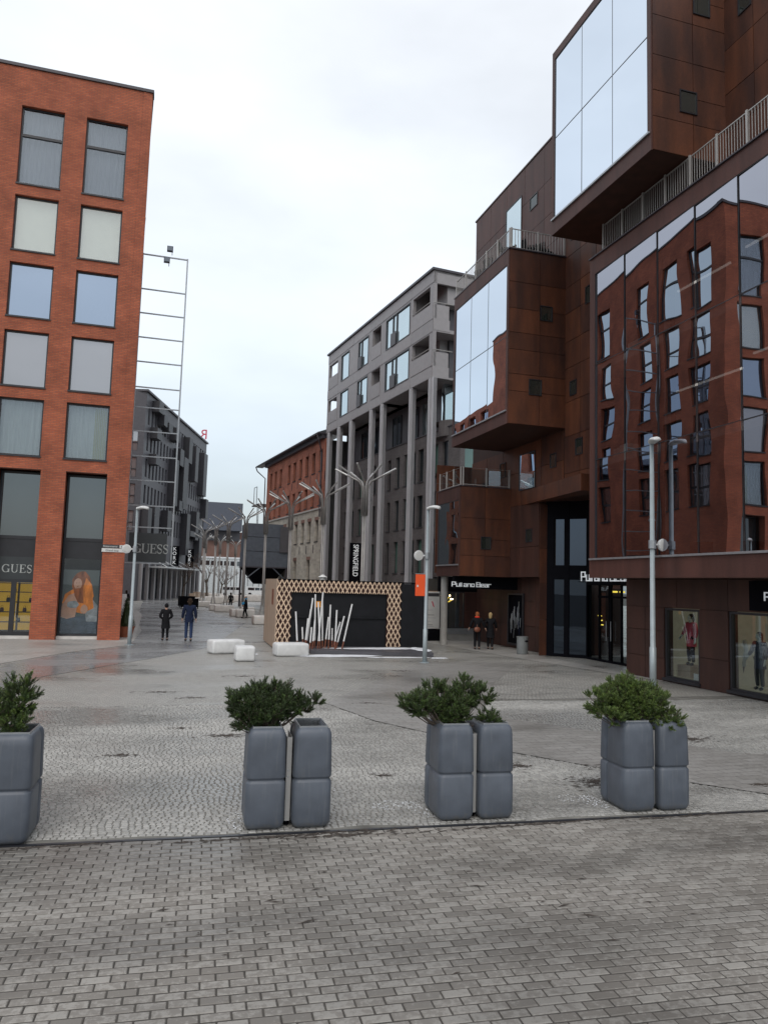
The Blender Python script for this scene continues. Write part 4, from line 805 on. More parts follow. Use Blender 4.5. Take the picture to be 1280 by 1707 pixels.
for z0, z1, zp in ((20.88, 23.3, 22.0), (17.6, 19.9, 18.72)):
    panels(FG, [14.25, 16.3], [z0, z1], GB, 'greyclad', t=.02)
    panels(FG, [.05, 3.5], [z0, zp], GB, 'greyclad', t=.02); panels(FG, [9.2, 11.1], [z0, zp], GB, 'greyclad', t=.02); panels(FG, [19.3, 22.0], [z0, zp], GB, 'greyclad', t=.02)
    MB().tube([FG(.5, zp+.18, .0), FG(3.4, zp+.18, 0)], .03, 6).build('balcony_rail', 'rail', GB)
    def gwin(a, b, splits):
        f = MB().ring(FG, a, b, z0, z1, .08, -.12, .03)
        for q in splits: f.box(FG, q-.05, q+.05, z0+.08, z1-.08, -.1, .01)
        o = f.build('window', 'frame', GB); B('pane', 'gpale', o, FG, a+.08, b-.08, z0+.08, z1-.08, -.08, -.06)
        return o
    o = gwin(3.78, 8.2, (6.2, 6.9)); MB().box(FG, 6.2, 7.1, z0, z0+1.0, .04, .1).build('balconette', 'darkclad', o)
    o = gwin(11.88, 14.15, (13.45,)); MB().box(FG, 13.3, 14.1, z0, z0+1.0, .04, .1).build('balconette', 'darkclad', o)
    gwin(16.4, 18.45, ())
MB().box(FG, -.1, SL+.15, zt, zt+.16, -9, .15).build('roof_edge', 'coping', GB)
# near side of the top: projecting balcony slabs, recessed dark wall, sloped roof piece
FS_ = Fr((17, 46.9, 0), -GN, -GD)     # u into the block, w towards the camera
m_ = MB(); pass
for q in ((0, 3.2, 23.4, 24.28, -.2, .0), (1.2, 9, 22.2, 24.25, -2.5, -.3), (0, 1.25, 20.1, 20.9, -.2, .02), (0, 1.25, 16.8, 17.6, -.2, .02)): B('side_fascia', 'greyclad', GB, FS_, *q)
for q in ((.1, 1.2, 20.9, 21.9, -.1, .0), (.1, 1.2, 17.6, 18.6, -.1, .0)): B('balcony_parapet', 'greyclad', GB, FS_, *q)
for z in (22.05, 18.75): MB().tube([FS_(0, z, 0), FS_(1.5, z, 0)], .03, 6).build('balcony_rail', 'rail', GB)
m_ = MB(); m_.box(FS_, 1.9, 9, 12, 23.3, -3, -1.2); m_.build('side_wall', 'darkclad', GB)
MB().box(FS_, 1.3, 1.9, 17.8, 23, -3, -1.5).build('side_column', 'greyclad', GB)
# columns
for s0, s1 in ((-.22, .62), (3.05, 3.72), (8.35, 9.05), (10.6, 11.35), (15.2, 16.0), (18.25, 19.1), (21.1, 21.9)):
    m_ = MB(); s0 += .06; s1 -= .08
    for k in range(3):
        a = s0+(s1-s0)*k/3; m_.box(FG, a, a+(s1-s0)/3-.04, 0, zb, -.3, .02+.05*(k == 1))
    m_.box(FG, s0, s1-.04, 0, zb-.01, -.28, -.05); m_.build('column', 'greycol', GB)
# recessed dark brick storeys
hb = []; FB = Fr(FG(0, 0, -1.45), GD, GN)
flo = [(10.3, 12.7), (7.0, 9.3), (3.7, 6.1)]
wx = [(.2, 1.1), (1.7, 2.5), (4.0, 4.9), (5.3, 6.1), (6.6, 7.4), (8.2, 9.0), (9.9, 10.5), (11.4, 12.3), (13.0, 13.7), (14.4, 15.2), (16.2, 17.0), (18.0, 18.8), (19.6, 20.4)]
for c, d in flo: hb += [(a, b, c, d) for a, b in wx]
hb += [(.3, 21, .1, 3.0)]
MB().holes(FB, -1.5, 22.1, 0, 13.6, hb, .35).build('brick_wall', 'darkbrick', GB)
MB().box(FB, -1.5, 22.1, 13.6, zb, -.9, -.6).build('set_back_wall', 'darkclad', GB)
for a, b in ((0, 3.2), (3.9, 5.4), (6.2, 7.8), (9.3, 11), (12.5, 15), (16.5, 18)):
    f = MB().ring(FB, a, b, 13.75, 16.3, .06, -.6, -.5); f.box(FB, (a+b)/2-.04, (a+b)/2+.04, 13.8, 16.25, -.6, -.52); o = f.build('window', 'frame', GB); B('pane', 'gpale' if a in (3.9, 0) else 'gdark', o, FB, a+.06, b-.06, 13.81, 16.24, -.58, -.56)
MB().box(FB, -1.5, 22.1, 13.6, 13.66, -.6, .06).build('ledge', 'coping', GB)
for c, d in flo:
    for i, (a, b) in enumerate(wx):
        f = MB().ring(FB, a, b, c, d, .05, -.25, -.18); f.box(FB, a+.32, a+.36, c+.05, d-.05, -.24, -.19); f.box(FB, a-.05, b+.05, c-.07, c, -.2, .05)
        o = f.build('window', 'frame', GB); B('pane', ('gdarkmir', 'gdark', 'ggreen')[(i+int(c)) % 3], o, FB, a+.05, b-.05, c+.05, d-.05, -.22, -.21)
for k in range(7): 
    a = .3+k*3; f = MB().ring(FB, a, a+2.9, .1, 3.0, .07, -.3, -.2); o = f.build('shopfront', 'frame', GB); B('pane', 'gdark', o, FB, a+.07, a+2.83, .17, 2.93, -.27, -.26)
# near corner with rounded dark brick parapets and green glass
for z0, z1, nm, m0 in ((13.0, 14.1, 'parapet', 'darkbrick'), (9.3, 10.5, 'parapet', 'darkbrick')):
    m_ = MB(); pts = [FS_(1.1, 0, -1.0)] + [FS_(2.2-1.1*math.cos(t), 0, -1.0+1.1*math.sin(t)) for t in [i*math.pi/12 for i in range(1, 7)]] + [FS_(9, 0, .1)]
    for i in range(len(pts)-1):
        a, b = pts[i], pts[i+1]; m_.add([a+Vector((0, 0, z0)), b+Vector((0, 0, z0)), b+Vector((0, 0, z1)), a+Vector((0, 0, z1))], [(0, 1, 2, 3)])
    m_.add([p+Vector((0, 0, z1)) for p in pts]+[FS_(9, z1, -3), FS_(1.1, z1, -3)], [tuple(range(len(pts)+2))]); m_.add([p+Vector((0, 0, z0)) for p in pts]+[FS_(9, z0, -3), FS_(1.1, z0, -3)], [tuple(range(len(pts)+2))])
    m_.build(nm, m0, GB)
MB().box(FS_, 2.4, 9, 14.1, 16.8, -1.2, -.9).build('corner_pane', 'ggreen', GB); MB().box(FS_, 1.5, 2.3, 14.1, 16.8, -1.4, -1.0).build('corner_pane', 'gpale', GB)
MB().box(FS_, 1.6, 2.8, 10.5, 13.0, -.9, -.5).build('corner_pane', 'gdark', GB); MB().box(FS_, 2.8, 9, 10.5, 13.0, -.6, -.4).build('corner_pane', 'ggreen', GB)
MB().box(FS_, 1.2, 9, 3.4, 9.3, -1.5, -.6).build('corner_wall', 'darkbrick', GB); MB().box(FS_, 1.0, 9, 0, 3.4, -2.5, -1.5).build('corner_wall', 'darkclad2', GB)
f = MB().ring(FS_, 1.3, 2.4, 3.8, 6.3, .06, -.6, -.55); o = f.build('window', 'frame', GB); B('pane', 'gdark', o, FS_, 1.36, 2.34, 3.86, 6.24, -.59, -.58)
f = MB().ring(FS_, 1.3, 2.4, 6.9, 9.1, .06, -.6, -.55); o = f.build('window', 'frame', GB); B('pane', 'gdark', o, FS_, 1.36, 2.34, 6.96, 9.04, -.59, -.58)
AB('rear_block', 'darkclad', GB, 18.8, 27, 50, 66, 0, 23)
vs_ = thing('vertical_sign', 'narrow black vertical sign with white lettering between the grey columns', 'shop sign', FG(12.2, 2.9, .3))
B('board', 'black', vs_, FG, 12.66, 12.74, 2.9, 6.1, -.35, .75)
FVS = Fr(FG(12.655, 0, .75), -GN, -GD); text('SPRINGFIELD', .62, 'letters', vs_, FVS, .30, 5.98, .005, extrude=.004, rot=-math.pi/2, sx=.72, bold=.006)
# ================================================================ old granary: red brick over limestone
OB = thing('old_brick_building', 'old building of red brick over grey limestone with a dark overhanging roof', 'building', FG(35, 0, 0))
S0, S1 = 22.3, 44.0
r1 = [22.95, 25.2, 27.4, 29.6, 31.8, 33.9, 37.3, 39.5, 41.6]; hu = []
for s in r1: hu += [(s, s+.95, 13.45, 15.45), (s, s+.95, 10.15, 12.1)]
MB().holes(FG, S0, S1, 9.9, 16.4, hu, .4).build('upper_wall', 'oldbrick', OB)
r2 = [23.55, 25.85, 28.1, 30.4, 34.7, 37.5, 40]; hl = [(s, s+.95, 6.72, 8.75) for s in r2] + [(s, s+.95, 3.1, 5.0) for s in (25.8, 30.4, 35)] + [(s, s+.95, .3, 2.4) for s in (25.8, 30.4, 35)]
MB().holes(FG, S0, S1, 0, 9.75, hl, .45).build('lower_wall', 'limestone', OB)
MB().box(FG, S0, S1, 9.75, 9.9, -.2, .12).build('string_course', 'colconc', OB)
MB().box(FG, S1, S1+.01, 0, 16.4, -12, 0).build('end_wall', 'oldbrick', OB); MB().box(FG, S0+.02, S1, 0, 16.3, -8, -.6).build('core', 'roomdark', OB)
rf = MB(); rf.add([FG(S0-.1, 16.95, .7), FG(S1+3, 16.95, .7), FG(S1+3, 20, -7), FG(S0-.1, 20, -7)], [(0, 1, 2, 3)]); rf.box(FG, S0-.1, S1+3, 16.8, 16.95, -.1, .75); rf.box(FG, S0, S1, 16.4, 16.8, -.3, .35); rf.build('roof', 'coping', OB)
for s in (S1+2.8, 22.6): MB().tube([FG(s, 16.85, .8), FG(s-.1, 16.3, .6), FG(s-2.2 if s > 40 else s+.4, 15.2, .1), FG(s-2.3 if s > 40 else s+.4, 9, .1)], .07, 6).build('downpipe', 'coping', OB)
for i, (a, b, c, d) in enumerate(hu+hl):
    lim = i >= len(hu)
    f = MB().ring(FG, a, b, c, d, .05, -.3, -.24); f.box(FG, a-.03, b+.03, c-.08, c, -.2, .06); f.box(FG, (a+b)/2-.02, (a+b)/2+.02, c+.05, d-.05, -.29, -.25)
    o = f.build('window', 'frame', OB); B('pane', 'gdark', o, FG, a+.05, b-.05, c+.05, d-.05, -.28, -.27)
    m_ = MB(); m_.box(FG, a-.12, b+.12, d, d+.32, -.1, .025); m_.build('lintel', 'rustwall' if lim else 'oldbrick', o)
for s in r2: MB().box(FG, s-1.1, s-.98, 5.6, 6.4, 0, .03).build('wall_anchor', 'coping', OB); 
for s in r1: MB().box(FG, s-.9, s-.8, 12.5, 13.3, 0, .03).build('wall_anchor', 'coping', OB)
# fire stair platform at the far end
fs = thing('stair_platform', 'small steel ladder platform on the far end of the old brick building', 'ladder', FG(45, 0, .6))
B('platform', 'coping', fs, FG, 44.0, 47.2, 11.9, 12.05, -.6, 1.0)
m_ = MB()
for u in (45.2, 46.6): m_.tube([FG(u, 12, .9), FG(u, 14.2, .9)], .04, 5)
m_.tube([FG(45.2, 14.2, .9), FG(46.6, 14.2, .9)], .04, 5); m_.build('ladder_hoop', 'coping', fs)
m_ = MB()
for u in (45.3, 45.9): m_.tube([FG(u, 6.5, .6), FG(u, 12, .6)], .04, 5)
for i in range(12): m_.tube([FG(45.3, 6.8+.42*i, .6), FG(45.9, 6.8+.42*i, .6)], .02, 4)
m_.build('ladder', 'coping', fs)
# dark metal hopper building on legs
HP = thing('metal_hopper', 'dark blue-grey panelled silo hopper on steel legs beside the old brick building', 'silo', (11, 80, 0))
pan = [(8.7, 12.6, 7.45, 8.85), (8.65, 12.6, 5.95, 7.4), (8.6, 13.2, 4.3, 5.9)]
for x0, x1, z0, z1 in pan: AB('panel', 'dblue', HP, x0, x1, 80, 84, z0, z1)
AB('side_box', 'darkclad', HP, 12.3, 13.2, 79.8, 83, 5.9, 8.6); AB('frame', 'coping', HP, 8.55, 13.25, 79.95, 84.1, 4.2, 4.32)
m_ = MB(); m_.add([(8.7, 80.1, 4.2), (13.1, 80.1, 4.2), (13.1, 84, 4.2), (8.7, 84, 4.2), (10.0, 81.5, 2.5), (11.8, 81.5, 2.5), (11.8, 82.7, 2.5), (10.0, 82.7, 2.5)], [(0, 1, 5, 4), (1, 2, 6, 5), (2, 3, 7, 6), (3, 0, 4, 7), (4, 5, 6, 7)]); m_.build('funnel', 'black', HP)
for x, y in ((8.75, 80.1), (13.1, 80.1), (8.75, 83.9), (13.1, 83.9)): MB().tube([(x, y, 0), (x, y, 4.2)], .11, 8).build('leg', 'coping', HP)
for a, b in (((9, 80.05, 3.1), (10.3, 80.05, 4.2)), ((13, 80.05, 3.0), (11.7, 80.05, 4.2))): MB().tube([a, b], .07, 6).build('brace', 'dblue', HP)
m_ = MB(); m_.add([(13.25, 80, 9), (13.25, 84, 9), (14.9, 80, 3.5), (14.9, 84, 3.5), (13.25, 80, 8.2), (14.2, 80, 3.5)], [(0, 1, 3, 2), (0, 2, 5, 4)]); m_.build('conveyor_chute', 'coping', HP)
# ================================================================ dark apartment building on the left
DB = thing('dark_building', 'dark grey apartment building with charcoal bay boxes and narrow windows, behind the orange brick corner', 'building', (2, 110, 0))
c0 = Vector((-2.44, 97, 0)); c1 = Vector((6.9, 131, 0)); dd = (c1-c0).normalized(); LD = (c1-c0).length
FD = Fr(c0, dd, (dd.y, -dd.x, 0)); ZD = 25.9
FD2 = Fr(c0, (-1, 0, 0), (0, -1, 0))
hd = []; rnd = random.Random(3)
us = [1.2+k*1.55 for k in range(21)]
fl7 = [22.2, 18.9, 15.6, 12.3, 9.0, 5.9]
for z in fl7[:5]: hd += [(u, u+.75, z-.2, z+2.1) for u in us if u+1 < LD]
hd += [(u, u+.9, .1, 4.1) for u in us if u+1 < LD] 
MB().holes(FD, 0, LD, 0, ZD, hd, .3).build('street_wall', 'darkclad', DB)
h2 = [(u, u+1.3, z-.5, z+2.0) for z in fl7[1:5] for u in (.7, 4)]
MB().holes(FD2, 0, 12, 0, ZD, h2, .3).build('end_wall', 'darkclad', DB)
MB().box(FD, -.3, LD+.3, ZD, ZD+.25, -12, .3).build('roof_edge', 'darkclad', DB); MB().box(FD, .1, LD, 0, ZD-.1, -11, -.8).build('core', 'roomdark', DB)
panels(FD, lin(0, LD, 7), [24.3, 25.85], DB, 'darkclad', t=.04)
def dwin(fr, a, b, c, d, pane):
    f = MB().ring(fr, a, b, c, d, .06, -.25, -.15); o = f.build('window', 'frame', DB); B('pane', pane, o, fr, a+.06, b-.06, c+.06, d-.06, -.22, -.2); return o
for i, (a, b, c, d) in enumerate(hd): dwin(FD, a, b, c, d, 'gpale' if (c > 5 and rnd.random() < .62) else 'gdark')
for a, b, c, d in h2:
    o = dwin(FD2, a, b, c, d, 'ggrey'); MB().box(FD2, a+.6, a+.7, c, d, -.15, -.1).box(FD2, a, b, c+1.0, c+1.1, -.15, -.1).build('glazing_bar', 'frame', o)
bays = [(2.4, 4.4, 20.5, 21.9), (2.6, 4.6, 24.0, 25.4), (2.4, 4.2, 17.2, 18.5), (.4, 2.0, 6.5, 11.5), (3.2, 5.4, 6.5, 12.0), (5.2, 6.8, 22.8, 24.2), (7.6, 9.6, 22.5, 23.6), (11.5, 13.5, 22.0, 23.8), (12, 14, 13.0, 19.5), (15.4, 17.6, 12.6, 14.0), (14.5, 16.6, 19.0, 21.4), (17.0, 19.6, 13.0, 20.6), (19.5, 21.6, 20.2, 24.0), (20.5, 22.5, 6.4, 12.6), (24.0, 26.0, 18.0, 23.5), (26.5, 28.5, 9.0, 13.5), (30.0, 32.5, 16.5, 23.5), (29.5, 31.5, 5.5, 11.0), (33, 34.8, 13, 16.2), (23, 30, 9.4, 10.2), (9.5, 11.5, 9.2, 12.0)]
for a, b, c, d in bays: MB().box(FD, a, b, c, d, 0, .95).build('bay_box', 'darkclad2', DB)
for k in range(12):
    u = 1+k*2.9; MB().box(FD, u, u+.55, 0, 4.6, -.0, .35).build('pier', 'greyclad', DB)
for i, u in enumerate((13.5, 22.5)):
    v = thing('vertical_sign', ['nearer','farther'][i]+' black hanging sign with white letters on the dark building', 'shop sign', FD(u, 5, 1.2))
    B('board', 'black', v, FD, u, u+.12, 4.6, 7.4, .5, 1.75)
    FV = Fr(FD(u-.01, 0, 0), FD.n, -FD.u)
    for k, ch_ in enumerate('KORK'): text(ch_, .68, 'letters', v, FV, 1.12, 6.75-.63*k, .004, extrude=.004, align='CENTER', rot=0, bold=.01)
cpn = thing('glass_canopy', 'pale green glass canopy along the foot of the dark building', 'canopy', FD(5, 3.9, 1))
MB().box(FD, 4, 30, 4.15, 4.32, .3, 2.6).build('glass_plate', 'palewall', cpn); 
for k in range(6): MB().tube([FD(5+k*4.6, 5.4, .3), FD(5+k*4.6, 4.3, 2.4)], .04, 5).build('tie_rod', 'steel', cpn)
rs = thing('roof_sign', 'red letter sign seen from behind on the roof corner of the dark building', 'sign', (6, 130, 26))
FRS = Fr((7.1, 130, 0), (-1, 0, 0), (0, -1, 0)); text('R', 2.3, 'redsign', rs, FRS, .1, 26.6, 0, extrude=.05); MB().tube([(6.6, 130, 26), (6.6, 130, 26.8)], .05, 5).build('support', 'redsign', rs); MB().tube([(5.8, 130, 26), (5.8, 130, 26.8)], .05, 5).build('support', 'redsign', rs)
# ================================================================ end of the street
BK = thing('slate_block', 'big slate-grey windowless block over a brown brick lower part at the end of the street', 'building', (15, 185, 0))
AB('upper_block', 'darkbox', BK, 9.8, 18.6, 180, 195, 14.5, 21); AB('side_louvres', 'darkclad', BK, 7.5, 9.8, 183, 195, 13, 21)
for k in range(9): AB('louvre', 'dblue', BK, 7.4, 9.75, 182.7, 182.9, 13.4+.8*k, 13.7+.8*k)
AB('lower_wall', 'rustwall', BK, 2, 30, 184, 196, 6, 14.4); AB('dark_band', 'darkclad', BK, 10, 18.6, 183.7, 184, 12.2, 14.4)
WB = thing('white_building', 'long white-fronted building with window strips low behind the bare trees', 'building', (14, 178, 0))
AB('wall', 'palewall', WB, -2, 34, 176, 182, 0, 7.8)
for k in range(24): AB('window', 'gdark', WB, -1.4+1.45*k, -.3+1.45*k, 175.9, 176, 6.2, 7.2)
AB('snow_edge', 'snow', WB, -2, 34, 175.8, 176.2, 7.8, 8.1)
fn = thing('glass_fence', 'tall pale glass fence of upright panels across the end of the street', 'fence', (12, 160, 0))
for k in range(20): AB('panel', 'palewall', fn, 1.0+1.15*k, 2.05+1.15*k, 160, 160.08, .2, 5.0)
for k in range(21): AB('post', 'coping', fn, .93+1.15*k, 1.0+1.15*k, 159.9, 160.1, 0, 5.15)
def bare_tree(loc, h, seed, lab):
    r_ = random.Random(seed); t = thing('bare_tree', lab, 'tree', loc); tr = MB(); tw = MB(); L0 = Vector(loc)
    def rec(p, d, l, r, k):
        q = p + d*l; mid = (p+q)/2+Vector((r_.uniform(-1, 1), r_.uniform(-1, 1), 0))*l*.05
        (tr if k < 2 else tw).tube([p, mid, q], [r, r*.85, r*.7], 6 if k < 2 else 3, cap=False)
        if k >= 5: return
        for _ in range(3 if k < 4 else 4):
            nd = (d + Vector((r_.uniform(-.75, .75), r_.uniform(-.75, .75), r_.uniform(-.1, .5)))).normalized(); rec(q, nd, l*r_.uniform(.6, .82), r*.55, k+1)
    rec(L0, Vector((r_.uniform(-.1, .1), 0, 1)), h*.27, h*.024, 0)
    tr.build('trunk', 'bark', t); tw.build('crown', 'twig', t)
for i, (x, y, h, lb) in enumerate(((3.6, 112, 6.5, 'slim bare tree nearest the dark building'), (7.4, 118, 8.2, 'largest bare tree with reddish twigs in the middle of the street end'), (10.8, 135, 7, 'bare tree between the steel tube trees and the silo'), (16.0, 120, 7.5, 'bare tree behind the silo legs'), (12.8, 150, 6, 'small bare tree in front of the pale glass fence'))):
    bare_tree((x, y, 0), h, 20+i, lb)
def van(x, y, lab, c='white'):
    v = thing('parked_van', lab, 'van', (x, y, 0)); F_ = Fr((x, y, 0), (1, 0, 0), (0, -1, 0))
    pr = [(-2.1, .35), (2.2, .35), (2.25, .9), (1.5, 1.15), (1.0, 1.75), (-2.0, 1.8), (-2.15, 1.0)]
    m_ = MB(); n = len(pr); m_.add([F_(a, b, 0) for a, b in pr]+[F_(a, b, -1.8) for a, b in pr], [tuple(range(n)), tuple(range(n, 2*n))]+[(i, (i+1) % n, (i+1) % n+n, i+n) for i in range(n)]); m_.build('body', c, v)
    for u in (-1.4, 1.4):
        for w_ in (.02, -1.82): MB().tube([F_(u, .33, w_), F_(u, .33, w_-.0+(-.2 if w_ > 0 else .2))], .33, 12).build('wheel', 'blackc', v)
    for a, b in ((-1.8, -.6), (-.5, .4), (.5, 1.15)): MB().add([F_(a, 1.1, .01), F_(b, 1.1, .01), F_(b-.15 if a > .4 else b, 1.6, .01), F_(a, 1.6, .01)], [(0, 1, 2, 3)]).build('window', 'gdark', v)
van(13.4, 140, 'white van parked left in front of the pale glass fence'); van(18.2, 143, 'white van parked right, partly behind a steel tube tree')
# crates outside the dark building
for i, (u, hgt, wd) in enumerate(((17, .8, .3), (19.5, 1.0, .7), (22, .7, .4), (24, .8, .5), (26, .8, 1.1))):
    t = thing('timber_crate', ['slim wooden post box', 'round pale barrel-like crate', 'low wooden crate', 'pinkish wooden crate second from the right', 'widest pinkish wooden crate'][i]+' at the foot of the dark building', 'crate', FD(u, 0, 3))
    for k in range(4): B('board', 'plywood', t, FD, u, u+wd*2, k*hgt/4, (k+.92)*hgt/4, 2.6, 3.4)
# ================================================================ street lamps
def lamp(x, y, H, hl, fl_, fs_, lab, r=.07, head=-1):
    t = thing('street_lamp', lab, 'street lamp', (x, y, 0), 'slim grey street lamps with a round floodlight')
    MB().tube([(x, y, 0), (x, y, 1.2), (x, y, 1.21), (x, y, H)], [r, r, r*.8, r*.62], 14).build('pole', 'polepaint', t, smooth=True)
    MB().lathe((x, y, 0), [(r*2.2, 0), (r*2.2, .02), (r*1.1, .03)], 12).build('base_plate', 'polepaint', t)
    d = Vector(hl).normalized(); hx = MB(); c = Vector((x, y, H))+d*.16; s_ = Vector((-d.y, d.x, 0)); k = len(hx.v); N_ = 9
    for i in range(N_):
        q = i/(N_-1); l = -.17+.52*q; wdt = .17*math.sin(math.pi*min(1, .12+q*.8))**.6; zc = .05*math.sin(q*3)+.03
        for a in range(8):
            th = 2*math.pi*a/8; hx.v.append(tuple(c+d*l+s_*wdt*math.cos(th)+Vector((0, 0, zc+(.09 if math.sin(th) > 0 else .035)*math.sin(th)))))
    for i in range(N_-1):
        for a in range(8): hx.f.append((k+i*8+a, k+i*8+(a+1) % 8, k+(i+1)*8+(a+1) % 8, k+(i+1)*8+a)); hx.mi.append(0)
    hx.f.append(tuple(k+a for a in range(8))); hx.f.append(tuple(k+(N_-1)*8+a for a in range(8))); hx.mi += [0, 0]
    hx.build('lamp_head', 'white', t, smooth=True)
    f = Vector(fl_); f2 = f.normalized(); p0 = Vector((x, y, fs_)); c = p0+f2*.34
    MB().tube([p0, c], .03, 6).build('bracket', 'white', t); ax = Vector((.2, -1, -.1)).normalized()
    MB().tube([p0+Vector((0, 0, -.12)), p0+Vector((0, 0, .12))], r*1.15, 10).build('collar', 'steel', t)
    fd = MB().tube([c-ax*.12, c-ax*.05, c+ax*.03, c+ax*.06], [.07, .16, .19, .18], 16); o = fd.build('floodlight', 'white', t, smooth=False)
    MB().tube([c+ax*.061, c+ax*.07], [.15, .13], 14).build('lens', 'sign_white', o)
lamp(13.72, 18.8, 7.1, (-.3, -1, 0), (1, .0, 0), 4.15, 'tall grey street lamp in front of the wide glazed box on the right', r=.095)
lamp(9.43, 26.1, 5.55, (.6, -.8, 0), (-1, 0, 0), 3.87, 'grey street lamp with an orange banner right of the wooden kiosk', r=.085)
lamp(-.93, 33.2, 5.6, (.9, -.5, 0), (-1, 0, 0), 3.95, 'grey street lamp in front of the orange brick corner on the left', r=.085)
bn = thing('lamp_banner', 'orange banner hung on the street lamp right of the kiosk', 'banner', (9.2, 26.1, 2.4))
AB('cloth', 'banner', bn, 9.0, 9.37, 26.07, 26.09, 2.4, 3.18); AB('mark', 'sign_white', bn, 9.05, 9.11, 26.06, 26.065, 2.72, 2.80); MB().tube([(8.98, 26.08, 3.2), (9.42, 26.08, 3.2)], .015, 6).build('arm', 'steel', bn)
# ================================================================ steel tube trees
def tube_tree(x, y, ph, seed, lab, H=8.8, sc=1):
    t = thing('steel_tree', lab, 'lamp tree', (x, y, 0), 'row of steel tube lamp trees along the street'); r_ = random.Random(seed)
    for k in range(4):
        a = ph+k*math.pi/2+.4; cx, cy_ = x+.07*math.cos(a), y+.07*math.sin(a)
        pts = [(x+.85*math.cos(a), y+.85*math.sin(a), .02), (x+.5*math.cos(a), y+.5*math.sin(a), .12), (x+.24*math.cos(a), y+.24*math.sin(a), .5), (x+.11*math.cos(a), y+.11*math.sin(a), 1.1), (cx, cy_, 1.7), (cx, cy_, 6.45*H/8.8)]
        MB().tube(pts, .05, 8).build('trunk_tube', 'treesteel', t, smooth=True)
    for k in range(8):
        a = ph+k*math.pi/4; rr_ = .15; c, s_ = math.cos(a), math.sin(a); ln = 1.2+.12*r_.random(); up = .62+.1*r_.random()
        pts = [(x+rr_*c, y+rr_*s_, 6.3*H/8.8), (x+rr_*c, y+rr_*s_, 7.6*H/8.8), (x+.19*c, y+.19*s_, 7.85*H/8.8), (x+.34*c, y+.34*s_, 8.1*H/8.8), (x+(.34+ln)*c, y+(.42+ln)*s_, 8.1*H/8.8+up)]
        o = MB().tube(pts, .04, 8).build('branch_tube', 'treesteel', t, smooth=True)
        p = Vector(pts[-1]); q = Vector(pts[-2]); d = (p-q).normalized()
        MB().tube([p-d*.75, p], .046, 8).build('light_tip', 'treetip', o)
TT = [(10.09, 37.6), (9.45, 44.7), (8.48, 50.7), (7.6, 56.5), (6.9, 63.7), (6.2, 71.7), (5.5, 77.6), (4.8, 85.2), (8.0, 104.4), (10.9, 112.9), (5.9, 101)]
LBT = ['nearest steel tube tree rising behind the wooden kiosk', 'second steel tube tree behind the kiosk, in front of the first grey columns', 'third steel tube tree in front of the limestone wall', 'steel tube tree just left of the kiosk in front of the silo', 'steel tube tree at the left edge of the silo', 'steel tube tree with a blue-scarfed walker by its foot, fifth counting back from the kiosk', 'steel tube tree among the white blocks in the middle of the street', 'steel tube tree nearest the dark building', 'small distant steel tube tree left of the silo', 'most distant steel tube tree before the pale fence', 'distant steel tube tree behind the white blocks on the left', 'distant steel tube tree low between two taller ones']
for i, (x, y) in enumerate(TT): tube_tree(x, y, .25+.0*i, i, LBT[i])
# ================================================================ wooden kiosk with lattice front
KI = thing('wooden_kiosk', 'boxy kiosk with plywood side, pale diagonal lattice frame and black front', 'kiosk', (7.5, 32, 0))
FK = Fr((4.78, 31.3, 0), (1, .015, 0), (.015, -1, 0)); KW = 5.42; KH = 2.87
k0, k1, k2 = Vector((4.76, 31.32, 0)), Vector((4.95, 36.0, 0)), None
FKS = Fr((4.78, 31.32, 0), (.04, 1, 0), (-1, .04, 0))
for a, b in ((0, 1.22), (1.22, 2.44), (2.44, 3.66), (3.66, 4.7)): B('side_board', 'plywood', KI, FKS, a+.004, b-.004, .04, KH+.02, -.03, .02)
B('vent', 'bag', KI, FKS, 1.0, 1.55, 1.8, 2.45, .021, .035)
B('back', 'blackboard', KI, FK, .40, KW-.05, .05, KH, -4.6, -.25)
fr_ = MB(); fr_.box(FK, .0, .62, .02, KH-.02, -.14, -.06); fr_.box(FK, KW-.62, KW, .02, KH-.02, -.14, -.06); fr_.box(FK, .62, KW-.62, 2.36, KH-.02, -.14, -.06); fr_.build('backing', 'rustwood', KI)
for nm, bb in (('panel', (.62, KW-.62, .12, 1.3)), ('panel', (.62, KW-.62, 1.34, 2.36))): B(nm, 'blackboard', KI, FK, *bb, -.24, -.18)
B('ledge', 'blackboard', KI, FK, .62, KW-.62, 1.3, 1.34, -.24, -.10); B('orange_card', 'orange', KI, FK, 1.68, 1.90, 1.75, 2.0, -.18, -.16)
def clip(p, q, r):
    x0, y0 = p; x1, y1 = q; dx, dy = x1-x0, y1-y0; t0, t1 = 0, 1
    for pp_, qq in ((-dx, x0-r[0]), (dx, r[1]-x0), (-dy, y0-r[2]), (dy, r[3]-y0)):
        if pp_ == 0:
            if qq < 0: return None
        else:
            t = qq/pp_
            if pp_ < 0: t0 = max(t0, t)
            else: t1 = min(t1, t)
    return None if t0 >= t1-.002 else (t0, t1)
